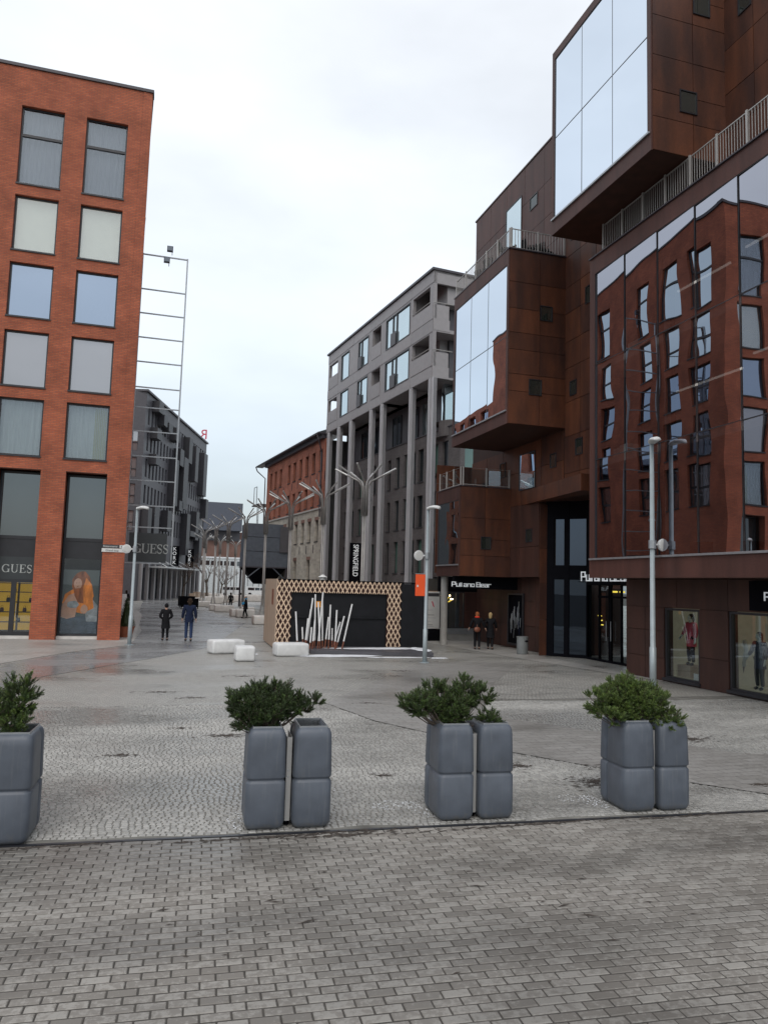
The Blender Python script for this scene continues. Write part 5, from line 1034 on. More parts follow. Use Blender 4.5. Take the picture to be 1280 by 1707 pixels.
for lay, sg_ in ((0, 1), (1, -1)):
    k = -1.9
    while k < KW+1.9:
        a = (k, 0); b = (k+sg_*KH/1.9, KH); segs = []
        for r_ in ((0, .62, .05, KH), (KW-.62, KW, .05, KH), (.0, KW, 2.36, KH)):
            s_ = clip(a, b, r_)
            if s_: segs.append(list(s_))
        segs.sort(); mg = []
        for s_ in segs:
            if mg and s_[0] <= mg[-1][1]+.001: mg[-1][1] = max(mg[-1][1], s_[1])
            else: mg.append(s_)
        for t0, t1 in mg:
            L_ = math.hypot(b[0]-a[0], b[1]-a[1]); ux, uz = (b[0]-a[0])/L_, (b[1]-a[1])/L_
            if (t1-t0)*L_ < .09: continue
            p0 = (a[0]+ux*t0*L_, a[1]+uz*t0*L_); p1 = (a[0]+ux*t1*L_, a[1]+uz*t1*L_); hw = .021; w0 = -.045+.028*lay
            m_ = MB(); m_.add([FK(p[0]+s*uz*hw, p[1]-s*ux*hw, w_) for w_ in (w0, w0+.024) for p, s in ((p0, -1), (p0, 1), (p1, 1), (p1, -1))], [(0, 1, 2, 3), (4, 5, 6, 7), (0, 1, 5, 4), (1, 2, 6, 5), (2, 3, 7, 6), (3, 0, 4, 7)])
            m_.build('slat', 'slat', KI)
        k += .20
B('black_wing', 'blackboard', KI, FK, KW+.02, KW+1.25, .1, KH-.04, -3.5, -.03); B('roof', 'black', KI, FK, .30, KW+1.25, KH-.02, KH+.03, -4.7, -.02)
m_ = MB(); m_.add([(5.9, 29.4, z) for z in (0,)]+[(10.55, 28.2, 0), (11.2, 31.0, 0), (5.9, 31.25, 0), (5.9, 29.4, .15), (10.55, 28.2, .15), (11.2, 31.0, .15), (5.9, 31.25, .15)], [(0, 1, 5, 4), (1, 2, 6, 5), (2, 3, 7, 6), (3, 0, 4, 7), (4, 5, 6, 7)])
m_.build('platform', 'darkclad', KI)
MB().lathe((7.15, 33.5, KH+.03), [(.14, 0), (.14, .12), (.22, .13), (.03, .25)], 12).build('roof_vent', 'sign_white', KI)
# painted white stakes in front of the kiosk
SK = thing('stake_sculpture', 'cluster of slanted white-painted stakes with bare brown feet in front of the kiosk', 'sculpture', (6.4, 30.2, 0))
tips = [(5.40, 1.6, 5.50, .45), (5.72, .98, 5.76, .5), (5.86, 1.35, 5.80, .5), (6.10, 2.15, 5.93, .45), (6.02, 1.7, 5.88, .45), (6.02, 1.0, 5.99, .4), (6.22, 2.3, 6.26, .45), (6.28, 2.0, 6.40, .45), (6.46, 2.4, 6.34, .45), (6.52, 2.12, 6.58, .45), (6.15, 1.3, 6.10, .45), (6.82, 1.9, 6.80, .5), (6.78, 1.4, 6.70, .5), (7.02, 1.7, 7.0, .45), (6.95, .95, 6.96, .45), (7.40, 1.45, 7.16, .4), (7.66, 1.95, 7.36, .45), (7.30, 1.2, 7.10, .45)]
for i, (x1, z1, x0, z0) in enumerate(tips):
    y_ = 30.2+.25*math.sin(i*2.3); sc_ = .985; d = Vector((x1-x0, 0, z1-z0)).normalized(); p = Vector((x0, y_, z0)); f = p-d*(z0-.0)/max(.3, d.z)
    o = MB().tube([p, (x1, y_, z1)], .032, 8).build('stake', 'stick', SK); MB().tube([f, p], .032, 8).build('foot', 'bag', o)
# ================================================================ white concrete blocks
def rbox(name, m, cx, cy_, lx, ly, z0, z1, ang, bev, parent=None, seg=3):
    bm = bmesh.new(); bmesh.ops.create_cube(bm, size=1)
    for v in bm.verts: v.co = Vector((v.co.x*lx, v.co.y*ly, (v.co.z+.5)*(z1-z0)))
    bmesh.ops.bevel(bm, geom=list(bm.edges), offset=bev, segments=seg, affect='EDGES', profile=.5)
    me = bpy.data.meshes.new(name); bm.to_mesh(me); bm.free(); me.materials.append(MT[m])
    me.polygons.foreach_set('use_smooth', [True]*len(me.polygons))
    o = bpy.data.objects.new(name, me); COL.objects.link(o); o.rotation_euler.z = ang
    if parent: o.parent = parent; o.location = Vector((cx, cy_, z0))-wloc(parent)
    else: o.location = (cx, cy_, z0)
    WL[o.name] = Vector((cx, cy_, z0)); return o
bl = [(2.68, 29.75, 1.3, .75, .55, .28, 'long white block bench left of the small white cube'), (3.08, 26.95, .68, .75, .55, 0, 'small white cube seat left of the kiosk'), (5.0, 28.75, 1.25, .8, .52, .1, 'white block bench in front of the kiosk lattice'),
      (4.0, 88, 2.2, 1.4, .8, 0, 'pale block farthest left beside the black bin'), (4.95, 81, 1.4, 1.1, .6, .1, 'pale block right of the black bin'), (5.25, 71.5, 1.0, 1, .62, 0, 'pale block at the foot of the fifth steel tree from the kiosk'), (5.85, 68.5, 1.7, 1, .62, 0, 'long pale block second in the left row of blocks'), (6.2, 60.6, 1.1, 1, .62, .1, 'pale block left of the blue-scarfed walker'),
      (6.65, 59.0, 1.4, 1, .64, 0, 'pale block beside the blue-scarfed walker'), (7.6, 66, 1.2, 1, .6, 0, 'pale block behind the blue-scarfed walker'), (6.55, 49.8, .9, 1.2, .6, 0, 'pale block half hidden behind the plywood side of the kiosk'), (9.4, 62, 1.5, 1, .5, 0, 'flat pale block between walker and kiosk'),
      (6.6, 92, 2.0, 1.2, .9, 0, 'pale block in the middle distance behind the left steel trees'), (8.6, 98, 1.8, 1.2, .95, .1, 'pale block in the middle distance below the parked van'), (10.6, 104, 2.4, 1.2, .95, 0, 'wide pale block below the right-hand van'), (8.0, 108, 2.0, 1.2, 1.0, 0, 'far pale block left of the vans'), (13.5, 106, 3.0, 1.5, 1.0, 0, 'far pale block behind the silo legs')]
for x, y, lx, ly, h, a, lb in bl: tag(rbox('concrete_bench', 'white' if y < 31 else 'concrete', x, y, lx, ly, 0.0, h*.93, a, .09, seg=3), lb, 'bench', 'white and pale block benches on the square and street')
sm = rbox('seam', 'joint', 2.55, 29.71, .012, .754, .03, .50, .28, .004, parent=None); bpy.data.objects.remove(sm)
bb = thing('black_trough', 'black open trough on the pavement behind the man in navy', 'container', (3.1, 75, 0))
AB('front_panel', 'black', bb, 2.3, 3.95, 74.5, 74.56, .15, 1.0); AB('back_panel', 'black', bb, 2.1, 3.7, 76.2, 76.26, .2, 1.15); AB('side_panel', 'black', bb, 2.2, 2.26, 74.5, 76.2, .1, 1.0)
for x in (2.35, 3.85): AB('leg', 'black', bb, x, x+.08, 74.5, 74.58, 0, .2)
# litter bin
lbn = thing('litter_bin', 'round grey litter bin against the rusty wall', 'litter bin', (15.05, 29.5, 0))
MB().lathe((15.05, 29.5, 0), [(.22, 0), (.24, .03), (.245, .70)], 20).build('body', 'dblue2', lbn, smooth=False); MB().lathe((15.05, 29.5, .70), [(.255, 0), (.255, .04), (.20, .05)], 20).build('rim', 'dblue2', lbn)
MB().ball((15.05+.06, 29.5-.225, .56), .10, .03, .045).build('opening', 'black', lbn)
# conical shrub in a terracotta pot behind the brick pier
cs_ = thing('potted_shrub', 'dark conical shrub in a terracotta pot behind the brick corner pier', 'potted shrub', (-1.25, 37.6, 0))
MB().lathe((-1.25, 37.6, 0), [(.28, 0), (.38, .4), (.42, .5), (.38, .5)], 14).build('pot', 'terracotta', cs_)
r_ = random.Random(5); m_ = MB()
for i in range(900):
    z = r_.random()**1.3; t = r_.uniform(0, 6.28); rr_ = .34*(1-z)+.04; p = Vector((-1.25+rr_*math.cos(t), 37.6+rr_*math.sin(t), .5+1.25*z)); q = Vector((math.cos(t), math.sin(t), r_.uniform(.2, 1.2)))*.09
    s_ = Vector((-math.sin(t), math.cos(t), 0))*.02; m_.add([p-s_, p+s_, p+q], [(0, 1, 2)])
m_.lathe((-1.25, 37.6, .48), [(.30, 0), (.05, 1.15)], 10); m_.build('foliage', 'pine_a', cs_)
# leaning white sheet board left behind the pier
ab = thing('sandwich_board', 'white folded board on the pavement behind the brick corner pier', 'board', (-2.3, 62, 0))
mb = MB(); mb.add([(-2.75, 62, 0), (-2.05, 62, 0), (-2.15, 62.3, 1.5), (-2.65, 62.3, 1.5), (-2.75, 62.9, 0), (-2.05, 62.9, 0)], [(0, 1, 2, 3), (4, 5, 2, 3)]); mb.build('panel', 'white', ab); AB('foot', 'steel', ab, -2.7, -2.1, 61.95, 62.0, 0, .05)
# ================================================================ snow remains
r_ = random.Random(9)
def flake(name, spots, lab, zz=.004):
    m_ = MB()
    for cx, cy_, rx, ry, n, zz_ in spots:
        for i in range(n):
            a = r_.uniform(0, 6.28); q = math.sqrt(r_.random()); x, y = cx+rx*q*math.cos(a), cy_+ry*q*math.sin(a); s_ = r_.uniform(.003, .013)
            k = r_.randint(4, 6); ph = r_.uniform(0, 6); ring_ = [(x+s_*r_.uniform(.7, 1.3)*math.cos(ph+2*math.pi*j/k), y+s_*r_.uniform(.7, 1.3)*math.sin(ph+2*math.pi*j/k), zz_) for j in range(k)]
            m_.add(ring_+[(x, y, zz_+s_*.35)], [(j, (j+1) % k, k) for j in range(k)])
    o = m_.build(name, 'snow', None, kind='stuff'); o['label'] = lab
flake('snow_crumbs', [(3.0, 9.35, .3, .22, 150, .002), (3.28, 9.0, .1, .35, 60, .002), (5.65, 9.0, .15, .3, 110, .002), (5.5, 9.2, .3, .2, 60, .002), (1.03, 9.1, .1, .35, 50, .002), (2.3, 10.1, .35, .2, 14, .002), (7.4, 9.6, .2, .2, 8, .002)], 'white crumbs of old snow on the setts beside the planters')
m_ = MB()
def patch(pts, z=.006, h=.02):
    c = Vector((sum(p[0] for p in pts)/len(pts), sum(p[1] for p in pts)/len(pts), z+h)); n = len(pts); inn = [((p[0]*.8+c.x*.2), (p[1]*.8+c.y*.2), z+h*.8) for p in pts]
    m_.add([(p[0], p[1], z) for p in pts]+inn+[tuple(c)], [(i, (i+1) % n, (i+1) % n+n, i+n) for i in range(n)]+[(i+n, (i+1) % n+n, 2*n) for i in range(n)])
def jag(cx, cy_, rx, ry, n=26): return [(cx+rx*r_.uniform(.75, 1.15)*math.cos(2*math.pi*i/n), cy_+ry*r_.uniform(.7, 1.2)*math.sin(2*math.pi*i/n)) for i in range(n)]
patch(jag(6.6, 28.6, 1.9, .45)); patch(jag(10.6, 27.7, .35, .2)); patch(jag(9.0, 27.95, 1.3, .12)); patch(jag(3.6, 29.2, .3, .15)); patch(jag(8.6, 30.2, 1.9, .35), z=.15); patch(jag(10.6, 29.8, .35, .9), z=.15, h=.04); patch(jag(9.6, 30.3, 1.0, .4), z=.15)
o = m_.build('snow_patch', 'snow', None, kind='stuff'); o['label'] = 'thin patches of old snow around the kiosk platform'
# dark litter and moss scattered over the setts
m_ = MB()
for cx, cy_, rx, ry, n in ((1.9, 16.0, .5, .25, 110), (1.35, 14.0, .45, .22, 110), (.55, 14.8, .3, .15, 40), (6.3, 9.9, .8, .35, 260), (7.0, 10.6, .5, .3, 120), (5.6, 11.0, .35, .25, 60), (1.0, 18.5, .6, .2, 60), (9.9, 12.4, .7, .35, 150), (3.3, 10.8, .3, .1, 30), (-.4, 12.7, .35, .12, 50), (8.8, 9.3, .5, .15, 40), (4.9, 17.3, .3, .2, 30), (.2, 19.5, .7, .25, 60), (2.6, 22.5, .8, .3, 60), (7.8, 23.6, .6, .25, 50), (8.6, 9.3, .15, .05, 80), (7.2, 22.3, .8, .25, 50), (1.5, 8.45, 2.2, .05, 160), (4.5, 8.28, 2.0, .05, 160), (2.2, 8.35, .8, .08, 90), (6.5, 8.2, 1.2, .04, 60), (-.8, 8.6, .8, .05, 60), (1.0, 6.5, 1.6, 1.2, 22), (3.5, 6.2, 1.4, 1.2, 16)):
    for i in range(n):
        a = r_.uniform(0, 6.28); q = abs(r_.gauss(0, .5)); x, y = cx+rx*q*math.cos(a), cy_+ry*q*math.sin(a); s_ = r_.uniform(.006, .022); an = r_.uniform(-.5, .5); l = s_*r_.uniform(1, 5)
        m_.add([(x-l*math.cos(an), y-l*math.sin(an), .004), (x, y-s_*.5, .006), (x+l*math.cos(an), y+l*math.sin(an), .005), (x, y+s_*.5, .011)], [(0, 1, 3), (1, 2, 3)])
o = m_.build('leaf_litter', 'soil', None, kind='stuff'); o['label'] = 'dark scraps of wet leaf litter lying in the joints of the setts'
m_ = MB().lathe((8.3, 11.75, .0045), [(.19, 0), (.19, .004)], 16); tag(m_.build('drain_cover', 'frame', None), 'small dark round drain cover in the smooth paving beside the right planter', 'drain cover')
# ================================================================ planters
def module(cx, cy_, parent, origin, ang):
    hx, hy, H, rc = .222, .335, 1.10, .075
    ca, sa = math.cos(ang), math.sin(ang)
    def ring_(ins, z, notch=0, hxx=None, hyy=None, rr_=None):
        ax_, ay_ = (hxx or hx)-ins, (hyy or hy)-ins; r0 = max(.004, (rr_ if rr_ is not None else rc)-ins*.5); pts = []
        for qx, qy, a0 in ((1, -1, -90), (1, 1, 0), (-1, 1, 90), (-1, -1, 180)):
            if (qx, qy) == (1, 1):
                for yy in (.10, .118, .136): pts.append((ax_-(notch if yy == .118 else 0), yy))
            if (qx, qy) == (-1, -1):
                for yy in (.136, .118, .10): pts.append((-ax_+(notch if yy == .118 else 0), yy))
            for k in range(6):
                a = R(a0+90*k/5); pts.append((qx*(ax_-r0)+r0*math.cos(a), qy*(ay_-r0)+r0*math.sin(a)))
        return [(cx+a*ca-b*sa, cy_+a*sa+b*ca, z) for a, b in pts]
    prof = [(.06, .0, .022), (.03, .012, .022), (.012, .04, .022), (0, .08, .022), (0, .50, .022), (.006, .515, .022), (.018, .525, .022), (.020, .545, .022), (.004, .556, .022), (0, .57, .022), (.008, .9, .022), (.010, .99, .022), (.016, 1.04, .022), (.03, 1.075, .01), (.05, 1.095, .006), (.068, 1.10, 0)]
    mb = MB(); rings = [ring_(i+.0, z, n) for i, z, n in prof]; n = len(rings[0])
    for r_0 in rings: mb.v += r_0
    for i in range(len(rings)-1):
        for j in range(n): mb.f.append((i*n+j, i*n+(j+1) % n, (i+1)*n+(j+1) % n, (i+1)*n+j)); mb.mi.append(0)
    # opening
    inner = [ring_(0, 1.10, 0, .15, .25, .01), ring_(0, .94, 0, .15, .25, .01)]; k = len(mb.v); mb.v += inner[0]+inner[1]
    L_ = (len(rings)-1)*n
    for j in range(n): mb.f.append((L_+j, L_+(j+1) % n, k+(j+1) % n, k+j)); mb.f.append((k+j, k+(j+1) % n, k+n+(j+1) % n, k+n+j)); mb.mi += [0, 0]
    o = mb.build('module', 'planter', parent, smooth=True)
    FM = Fr((cx, cy_, 0), (ca, sa, 0), (sa, -ca, 0))
    l = MB(); l.box(FM, -.155, .155, 1.0, 1.118, .25, .258); l.box(FM, -.155, .155, 1.0, 1.118, -.258, -.25); l.box(FM, -.163, -.155, 1.0, 1.118, -.258, .258); l.box(FM, .155, .163, 1.0, 1.118, -.258, .258); l.build('liner', 'steel', o)
    sm_ = MB(); N_ = 9; vs = []
    for i in range(N_):
        for j in range(N_): vs.append(FM(-.15+.3*i/8, 1.02+random.uniform(-.012, .014), -.25+.5*j/8))
    sm_.add(vs, [(i*N_+j, (i+1)*N_+j, (i+1)*N_+j+1, i*N_+j+1) for i in range(N_-1) for j in range(N_-1)]); sm_.build('soil', 'soil', o)
    return o
def pine(cx, cy_, blobs, seed, lab, mats, grp='low mountain pines growing in the planters'):
    """blobs: (dx, dy, z, rx, ry, rz) lobes of the crown; each lobe carries bottle-brush shoots"""
    r_ = random.Random(seed); t = thing('mugo_pine', lab, 'pine shrub', (cx, cy_, 1.02), grp)
    br = MB(); fo = [MB(), MB(), MB()]; o0 = Vector((cx, cy_, 1.0)); n_ = 0
    for dx, dy, bz, rx, ry, rz in blobs:
        c = Vector((cx+dx, cy_+dy, bz)); subs = []
        for _ in range(max(9, int(rx*ry*rz*8500))):
            v = Vector((r_.gauss(0, 1), r_.gauss(0, 1), r_.gauss(0, 1))).normalized(); q = r_.uniform(.35, .95); subs.append(c+Vector((v.x*rx*q, v.y*ry*q, v.z*rz*q)))
        for s in subs:
            if n_ % 5 == 0: br.tube([o0+Vector((r_.uniform(-.05, .05), r_.uniform(-.05, .05), 0)), o0*.5+s*.5+Vector((0, 0, -.05)), s], [.010, .007, .004], 5, cap=False)
            n_ += 1
            for _ in range(r_.randint(6, 8)):
                d = (Vector((r_.gauss(0, .5), r_.gauss(0, .5), r_.uniform(-.1, 1.0)))+(s-c).normalized()*.75+Vector((0, 0, .35))).normalized(); ln = r_.uniform(.06, .13)*(1.0 if s.z > c.z else .8); p = s
                br.tube([p, p+d*ln], [.005, .002], 3, cap=False); ax_ = d.orthogonal().normalized(); bx = d.cross(ax_); f = fo[r_.choice((0, 0, 1, 1, 2))]
                nn = 30
                for k in range(nn):
                    s_ = .15+.85*k/nn; th = k*2.4+r_.random(); out_ = (ax_*math.cos(th)+bx*math.sin(th)); q = p+d*ln*s_
                    e_ = (out_*(.9-.35*s_)+d*(.35+.6*s_)).normalized()*r_.uniform(.022, .036); wv = e_.cross(out_+Vector((.1, .2, .3))).normalized()*.0040
                    f.add([q-wv, q+wv, q+e_], [(0, 1, 2)])
    MB().tube([(cx, cy_, 1.0), (cx+.02, cy_, 1.2)], [.03, .02], 8).build('stem', 'bark', t)
    br.build('branch', 'bark', t)
    for f, m_ in zip(fo, mats): f.build('foliage', m_, t, kind='stuff')
def planter(x0, x1, yf, lab, pex, pmat, side='L', seed=1):
    t = thing('planter', lab, 'planter', ((x0+x1)/2, yf+.34, 0), 'pairs of blue-grey plastic planters in a row along the paving edge')
    c = Vector(((x0+x1)/2, yf+.34, 0)); off = (x1-x0)/2-.222
    a = c-e1*off; b = c+e1*off
    module(a.x, a.y, t, None, A); module(b.x, b.y, t, None, A)
    FM = Fr(c, e1, -e2); pl_ = MB().box(FM, -.028, .028, .06, .985, .20, .21); pl_.box(FM, -.03, -.026, .06, .985, -.25, .205); pl_.box(FM, .026, .03, .06, .985, -.25, .205); pl_.build('joining_plate', 'plate', t)
    MB().box(FM, -.03, .03, .0, .05, -.2, .15).build('foot', 'black', t)
    for z in (.55, .62): MB().ball(FM(-.01, z, .212), .008, n=6, m=4).build('bolt', 'steel', t)
    p = a if side == 'L' else b
    pine(p.x, p.y, pex, seed, *pmat)


PG = [('pine_a', 'pine_b', 'pine_c')]
planter(-2.05, -1.10, 8.72, 'planter pair cut by the left edge of the picture', [(.1, .05, 1.28, .34, .30, .22), (-.3, 0, 1.3, .32, .3, .22), (.50, .0, 1.42, .15, .16, .25), (.48, -.10, 1.18, .17, .15, .14)], ('mountain pine in the planter at the left edge', ('pine_a', 'pine_b', 'pine_c')), seed=11)
planter(1.09, 2.06, 8.66, 'second planter pair from the left with a low spreading pine and an empty right half', [(-.24, .0, 1.32, .27, .26, .17), (.08, .05, 1.28, .30, .26, .20), (.36, .02, 1.29, .16, .16, .12), (-.10, .1, 1.46, .12, .12, .09), (-.24, -.14, 1.12, .16, .12, .10), (.56, .0, 1.33, .08, .07, .05), (0, -.1, 1.17, .24, .18, .12), (.1, .1, 1.42, .22, .2, .12)], ('dark spreading mountain pine in the second planter pair from the left', ('pine_a', 'pine_a', 'pine_b')), seed=12)
planter(3.34, 4.29, 8.55, 'third planter pair from the left with a pine leaning over to its left', [(-.42, .0, 1.28, .24, .24, .15), (-.14, .1, 1.36, .20, .22, .22), (.04, .0, 1.22, .26, .22, .18), (.22, .05, 1.38, .15, .18, .23), (.45, .05, 1.36, .12, .14, .20), (.50, -.05, 1.12, .14, .12, .09)], ('feathery dark mountain pine leaning left in the third planter pair', ('pine_a', 'pine_b', 'pine_b')), seed=13)
planter(5.78, 6.72, 8.43, 'rightmost planter pair with the fullest bright green pine', [(-.02, .0, 1.34, .36, .32, .27), (-.42, .0, 1.32, .17, .18, .17), (.28, .02, 1.28, .34, .30, .26), (.46, -.20, 1.06, .22, .16, .18), (.0, -.1, 1.52, .20, .16, .11), (-.3, -.15, 1.15, .2, .14, .1)], ('fullest bright green mountain pine in the rightmost planter pair', ('pine_c', 'pine_b', 'pine_c')), seed=14)
# ================================================================ people
def skin_mesh(name, verts, edges, radii, m, parent, sub=2, root=0):
    me = bpy.data.meshes.new(name); me.from_pydata([tuple(v) for v in verts], edges, []); o = bpy.data.objects.new('tmp_'+name, me); COL.objects.link(o)
    o.modifiers.new('s', 'SKIN'); sv = me.skin_vertices[0].data
    for i, r in enumerate(radii): sv[i].radius = (r if isinstance(r, tuple) else (r, r)); sv[i].use_root = (i == root)
    md = o.modifiers.new('u', 'SUBSURF'); md.levels = sub; md.render_levels = sub
    bpy.context.view_layer.update(); r_ = bpy.data.meshes.new_from_object(o.evaluated_get(bpy.context.evaluated_depsgraph_get())); bpy.data.objects.remove(o)
    r_.materials.clear(); r_.materials.append(MT[m]); r_.polygons.foreach_set('use_smooth', [True]*len(r_.polygons))
    q = bpy.data.objects.new(name, r_); COL.objects.link(q); q.parent = parent; WL[q.name] = wloc(parent); return q
def person(x, y, h, head, lab, coat, legs, hair, coat_len=.5, step=.12, arms=(0, 0), hood=False, scarf=None, bag=None, name='person', cat='person', z=0, grp=None, skirt=False, sk='skin', bulk_=1.0):
    t = thing(name, lab, cat, (x, y, z), grp); S = h/1.75; ch, sh_ = math.cos(head), math.sin(head)
    def P(a, f, u): return Vector(((a*ch+f*-sh_)*S, (a*sh_+f*ch)*S, u*S))
    hipL, hipR = P(-.09, 0, .90), P(.09, 0, .90); fL, fR = step, -step
    kL, kR = P(-.10, fL*.6+.03, .48), P(.10, fR*.4+.04, .48); aL, aR = P(-.10, fL, .08), P(.10, fR, .09+.05*(step > .1)); tL, tR = P(-.11, fL+.16, .03), P(.11, fR+.14, .035)
    shL, shR = P(-.19, 0, 1.42), P(.19, 0, 1.42)
    def armp(s_, k):
        if k == 0: return P(s_*.25, -.02, 1.14), P(s_*.27, .06, .90)
        if k == 1: return P(s_*.28, -.05, 1.15), P(s_*.14, .17, 1.02)     # hands in pockets or to the front
        if k == 2: return P(s_*.26, .10, 1.16), P(s_*.27, .26, 1.0)
        return P(s_*.30, .02, 1.18), P(s_*.38, .10, 1.0)
    eL, wL = armp(-1, arms[0]); eR, wR = armp(1, arms[1])
    V = [P(0, 0, .95), P(0, 0, 1.15), P(0, 0, 1.35), P(0, 0, 1.46), P(0, .005, 1.53), P(0, .015, 1.60), P(0, .01, 1.70), shL, eL, wL, shR, eR, wR, hipL, kL, aL, tL, hipR, kR, aR, tR]
    E_ = [(0, 1), (1, 2), (2, 3), (3, 4), (4, 5), (5, 6), (2, 7), (7, 8), (8, 9), (2, 10), (10, 11), (11, 12), (0, 13), (13, 14), (14, 15), (15, 16), (0, 17), (17, 18), (18, 19), (19, 20)]
    Rr = [.11, .10, .12, .06, .05, .085, .075, .055, .042, .027, .055, .042, .027, .085, .05, .022, .012, .085, .05, .022, .012]
    for s_, w_, e_, b_ in ((-1, wL, eL, 9), (1, wR, eR, 12)):
        d = (w_-e_).normalized(); sd_ = P(1, 0, 0).normalized(); base = len(V); V.append(w_+d*.05*S); E_.append((b_, base)); Rr.append(.034)
        fr_ = d.cross(sd_).normalized()
        for k in range(4):
            off = sd_*(0)+fr_*(k-1.5)*.018*S; l = (.075, .085, .08, .06)[k]*S; q = w_+d*.085*S+off; i0 = len(V)
            V += [q, q+d*l*.55, q+d*l-sd_*s_*.012*S]; E_ += [(base, i0), (i0, i0+1), (i0+1, i0+2)]; Rr += [.009, .0085, .007]
        i0 = len(V); V += [w_+d*.04*S+fr_*.032*S, w_+d*.085*S+fr_*.045*S]; E_ += [(base, i0), (i0, i0+1)]; Rr += [.011, .009]
    skin_mesh('body', V, E_, [r*S for r in Rr], sk, t)
    k = bulk_; tv = [P(0, 0, .93), P(0, 0, 1.05), P(0, 0, 1.2), P(0, 0, 1.38), P(0, 0, 1.49), shL, eL, wL+(eL-wL)*.12, shR, eR, wR+(eR-wR)*.12]
    skin_mesh('jacket', tv, [(0, 1), (1, 2), (2, 3), (3, 4), (3, 5), (5, 6), (6, 7), (3, 8), (8, 9), (9, 10)], [q*S*k for q in (.15, .15, .145, .155, .075, .085, .068, .05, .085, .068, .05)], coat, t)
    z0 = 1.0-coat_len*.5; prof = []; mb = MB(); N_ = 16
    for i in range(7):
        q = i/6; u = z0+(1.1-z0)*q; ra = (.185-.02*q+ (.02 if coat_len > .5 else 0)*(1-q))*k; rb = (.145-.01*q+(.05 if coat_len > .5 else 0)*(1-q)*min(1, step*6))*k
        for j in range(N_):
            th = 2*math.pi*j/N_; w_ = 1+.03*math.sin(th*5+i); p = P(ra*math.cos(th)*w_, rb*math.sin(th)*w_, u); mb.v.append(tuple(p+Vector((x, y, z))))
    for i in range(6):
        for j in range(N_): mb.f.append((i*N_+j, i*N_+(j+1) % N_, (i+1)*N_+(j+1) % N_, (i+1)*N_+j)); mb.mi.append(0)
    mb.f.append(tuple(range(N_))); mb.mi.append(0); mb.build('coat_hem', coat, t, smooth=True)
    skin_mesh('trousers', [P(0, 0, .93), hipL, kL, aL+Vector((0, 0, .02)), hipR, kR, aR+Vector((0, 0, .02))], [(0, 1), (1, 2), (2, 3), (0, 4), (4, 5), (5, 6)], [q*S for q in (.12, .098, .072, .058, .098, .072, .058)], legs, t)
    for a_, b_ in ((aL, tL), (aR, tR)): skin_mesh('shoe', [a_+Vector((0, 0, -.02*S)), (a_+b_)/2, b_], [(0, 1), (1, 2)], [.058*S, .056*S, .046*S], 'blackc', t, sub=1)
    hd_ = P(0, .01, 1.645)+Vector((x, y, z)); bk = P(0, -1, 0).normalized()
    hc = hd_+bk*.02*S+Vector((0, 0, .02*S)); MB().ball(hc, .096*S, .100*S, .112*S, 14, 10).build('hood' if hood else 'hair', coat if hood else hair, t, smooth=True)
    if hair and not hood and hair in ('hairb', 'hairr', 'haird'): MB().ball(hc+bk*.035*S-Vector((0, 0, .09*S)), .085*S, .065*S, .12*S, 12, 8).build('hair', hair, t, smooth=True)
    fc = hd_+P(0, .075, 0)                       # face: nose, eyes, mouth, ears
    MB().ball(hd_+P(0, .055, -.012), .066*S, .055*S, .09*S, 12, 8).build('face', sk, t, smooth=True); MB().ball(hd_+P(0, .115, -.02), .011*S, .016*S, .018*S, 6, 4).build('nose', sk, t)
    for s_ in (-1, 1): MB().ball(hd_+P(s_*.028, .103, .008), .009*S, n=6, m=4).build('eye', 'haird', t); MB().ball(hd_+P(s_*.088, .02, -.01), .012*S, .02*S, .028*S, 6, 4).build('ear', sk, t)
    MB().ball(hd_+P(0, .104, -.058), .022*S, .008*S, .006*S, 6, 4).build('mouth', 'hairr', t)
    if scarf: MB().tube([P(.085*math.cos(q), .085*math.sin(q), 1.53)+Vector((x, y, z)) for q in [i*math.pi/6 for i in range(13)]], .042*S, 7).build('scarf', scarf, t, smooth=True)
    if bag:
        c = P(*bag[1])+Vector((x, y, z)); g_ = thing('handbag' if bag[0] != 'blue' else 'blue_bag', bag[2], 'bag', c-Vector((0, 0, .11)))
        MB().ball(c, .17*S, .10*S, .13*S, 10, 6).build('body', bag[0], g_, smooth=True); MB().tube([c+P(0, .0, .1), P(0, -.12, 1.2)+Vector((x, y, z)), P(-.1, 0, 1.47)+Vector((x, y, z))], .012, 5).build('strap', bag[0], g_)
    return t
person(.50, 35.6, 1.64, .05, 'person in a black hooded coat walking away beside the one in navy', 'blackc', 'blackc', 'haird', coat_len=.85, step=.02, arms=(1, 1), hood=True, bulk_=1.03)
person(1.50, 35.3, 1.90, -.05, 'person in a navy jacket and blue jeans walking away up the street', 'navy', 'jeans', 'haird', coat_len=.42, step=.05, arms=(0, 0), bulk_=1.04)
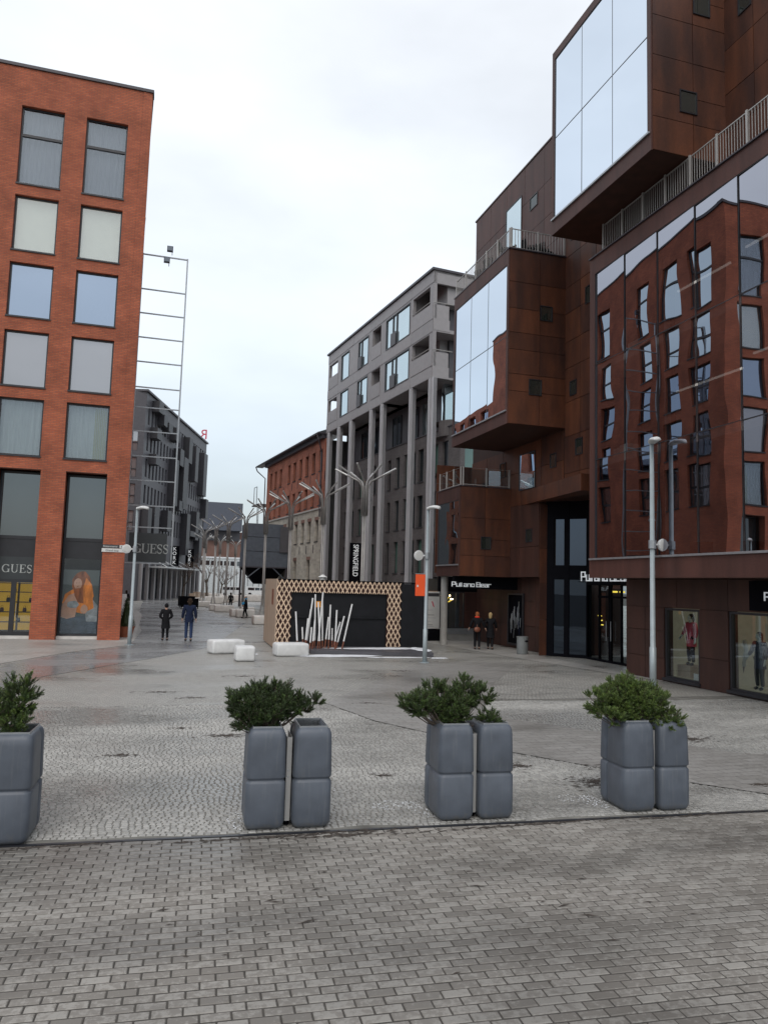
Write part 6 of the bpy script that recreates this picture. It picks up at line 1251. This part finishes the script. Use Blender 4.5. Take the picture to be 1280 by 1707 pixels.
person(6.5, 57.6, 1.64, 1.4, 'grey-haired person in dark coat with a bright blue scarf, walking left', 'blackc', 'blackc', 'hairg', coat_len=.6, step=.16, arms=(1, 0), scarf='blue', bag=('blue', (-.02, .16, 1.15), 'bright blue bag held by the grey-haired walker'))
person(6.9, 74, 1.62, .2, 'distant person in black between the steel tube trees', 'blackc', 'blackc', 'haird', coat_len=.4, step=.12, arms=(0, 0))
person(13.88, 31.6, 1.66, -.5, 'red-haired person with a red scarf walking past the rusty wall', 'blackc', 'blackc', 'hairr', coat_len=.35, step=.06, arms=(3, 3), scarf='scarf', bag=('bag', (.02, -.22, .95), 'brown leather shoulder bag carried by the red-scarfed walker'))
person(14.52, 31.6, 1.64, -.5, 'blond person in a long black coat walking beside the red-scarfed one', 'blackc', 'blackc', 'hairb', coat_len=.85, step=.10, arms=(1, 2))
person(-2.35, 67, 1.70, .3, 'tiny distant person seen between the brick pier and the left street lamp', 'blackc', 'navy', 'haird', coat_len=.4, step=.1)
# mannequins and plinths in the shop windows
def mannequin(y, lab, top, bottom, z=.15):
    person(16.35, y, 1.6, math.pi/2, lab, top, bottom, 'haird', coat_len=.7, step=.0, arms=(0, 3), name='mannequin', cat='mannequin', z=z, sk='curtain_pale')
mannequin(20.45, 'mannequin in a red top on a pale plinth in the left shop window', 'redsign', 'blackc', z=.5)
mannequin(18.35, 'mannequin in a pale blouse and dark skirt in the right shop window', 'curtain_pale', 'navy', z=.12)
mannequin(17.6, 'mannequin in dark clothes at the right edge of the right shop window', 'navy', 'blackc', z=.12)
AB_ = thing('plinth', 'pale wooden plinth under the red-topped mannequin', 'plinth', (16.35, 20.45, .13)); AB('block', 'plywood', AB_, 16.05, 16.65, 20.15, 20.75, .13, .5); AB('card', 'white', AB_, 15.9, 15.93, 19.6, 19.8, .13, .33)
co = thing('white_cross_stand', 'pale timber display stand in the right shop window', 'display stand', (16.2, 18.9, .13)); AB('upright', 'curtain_pale', co, 16.18, 16.22, 18.8, 18.88, .13, 1.7); AB('arm', 'curtain_pale', co, 16.18, 16.22, 18.6, 19.05, 1.3, 1.38)
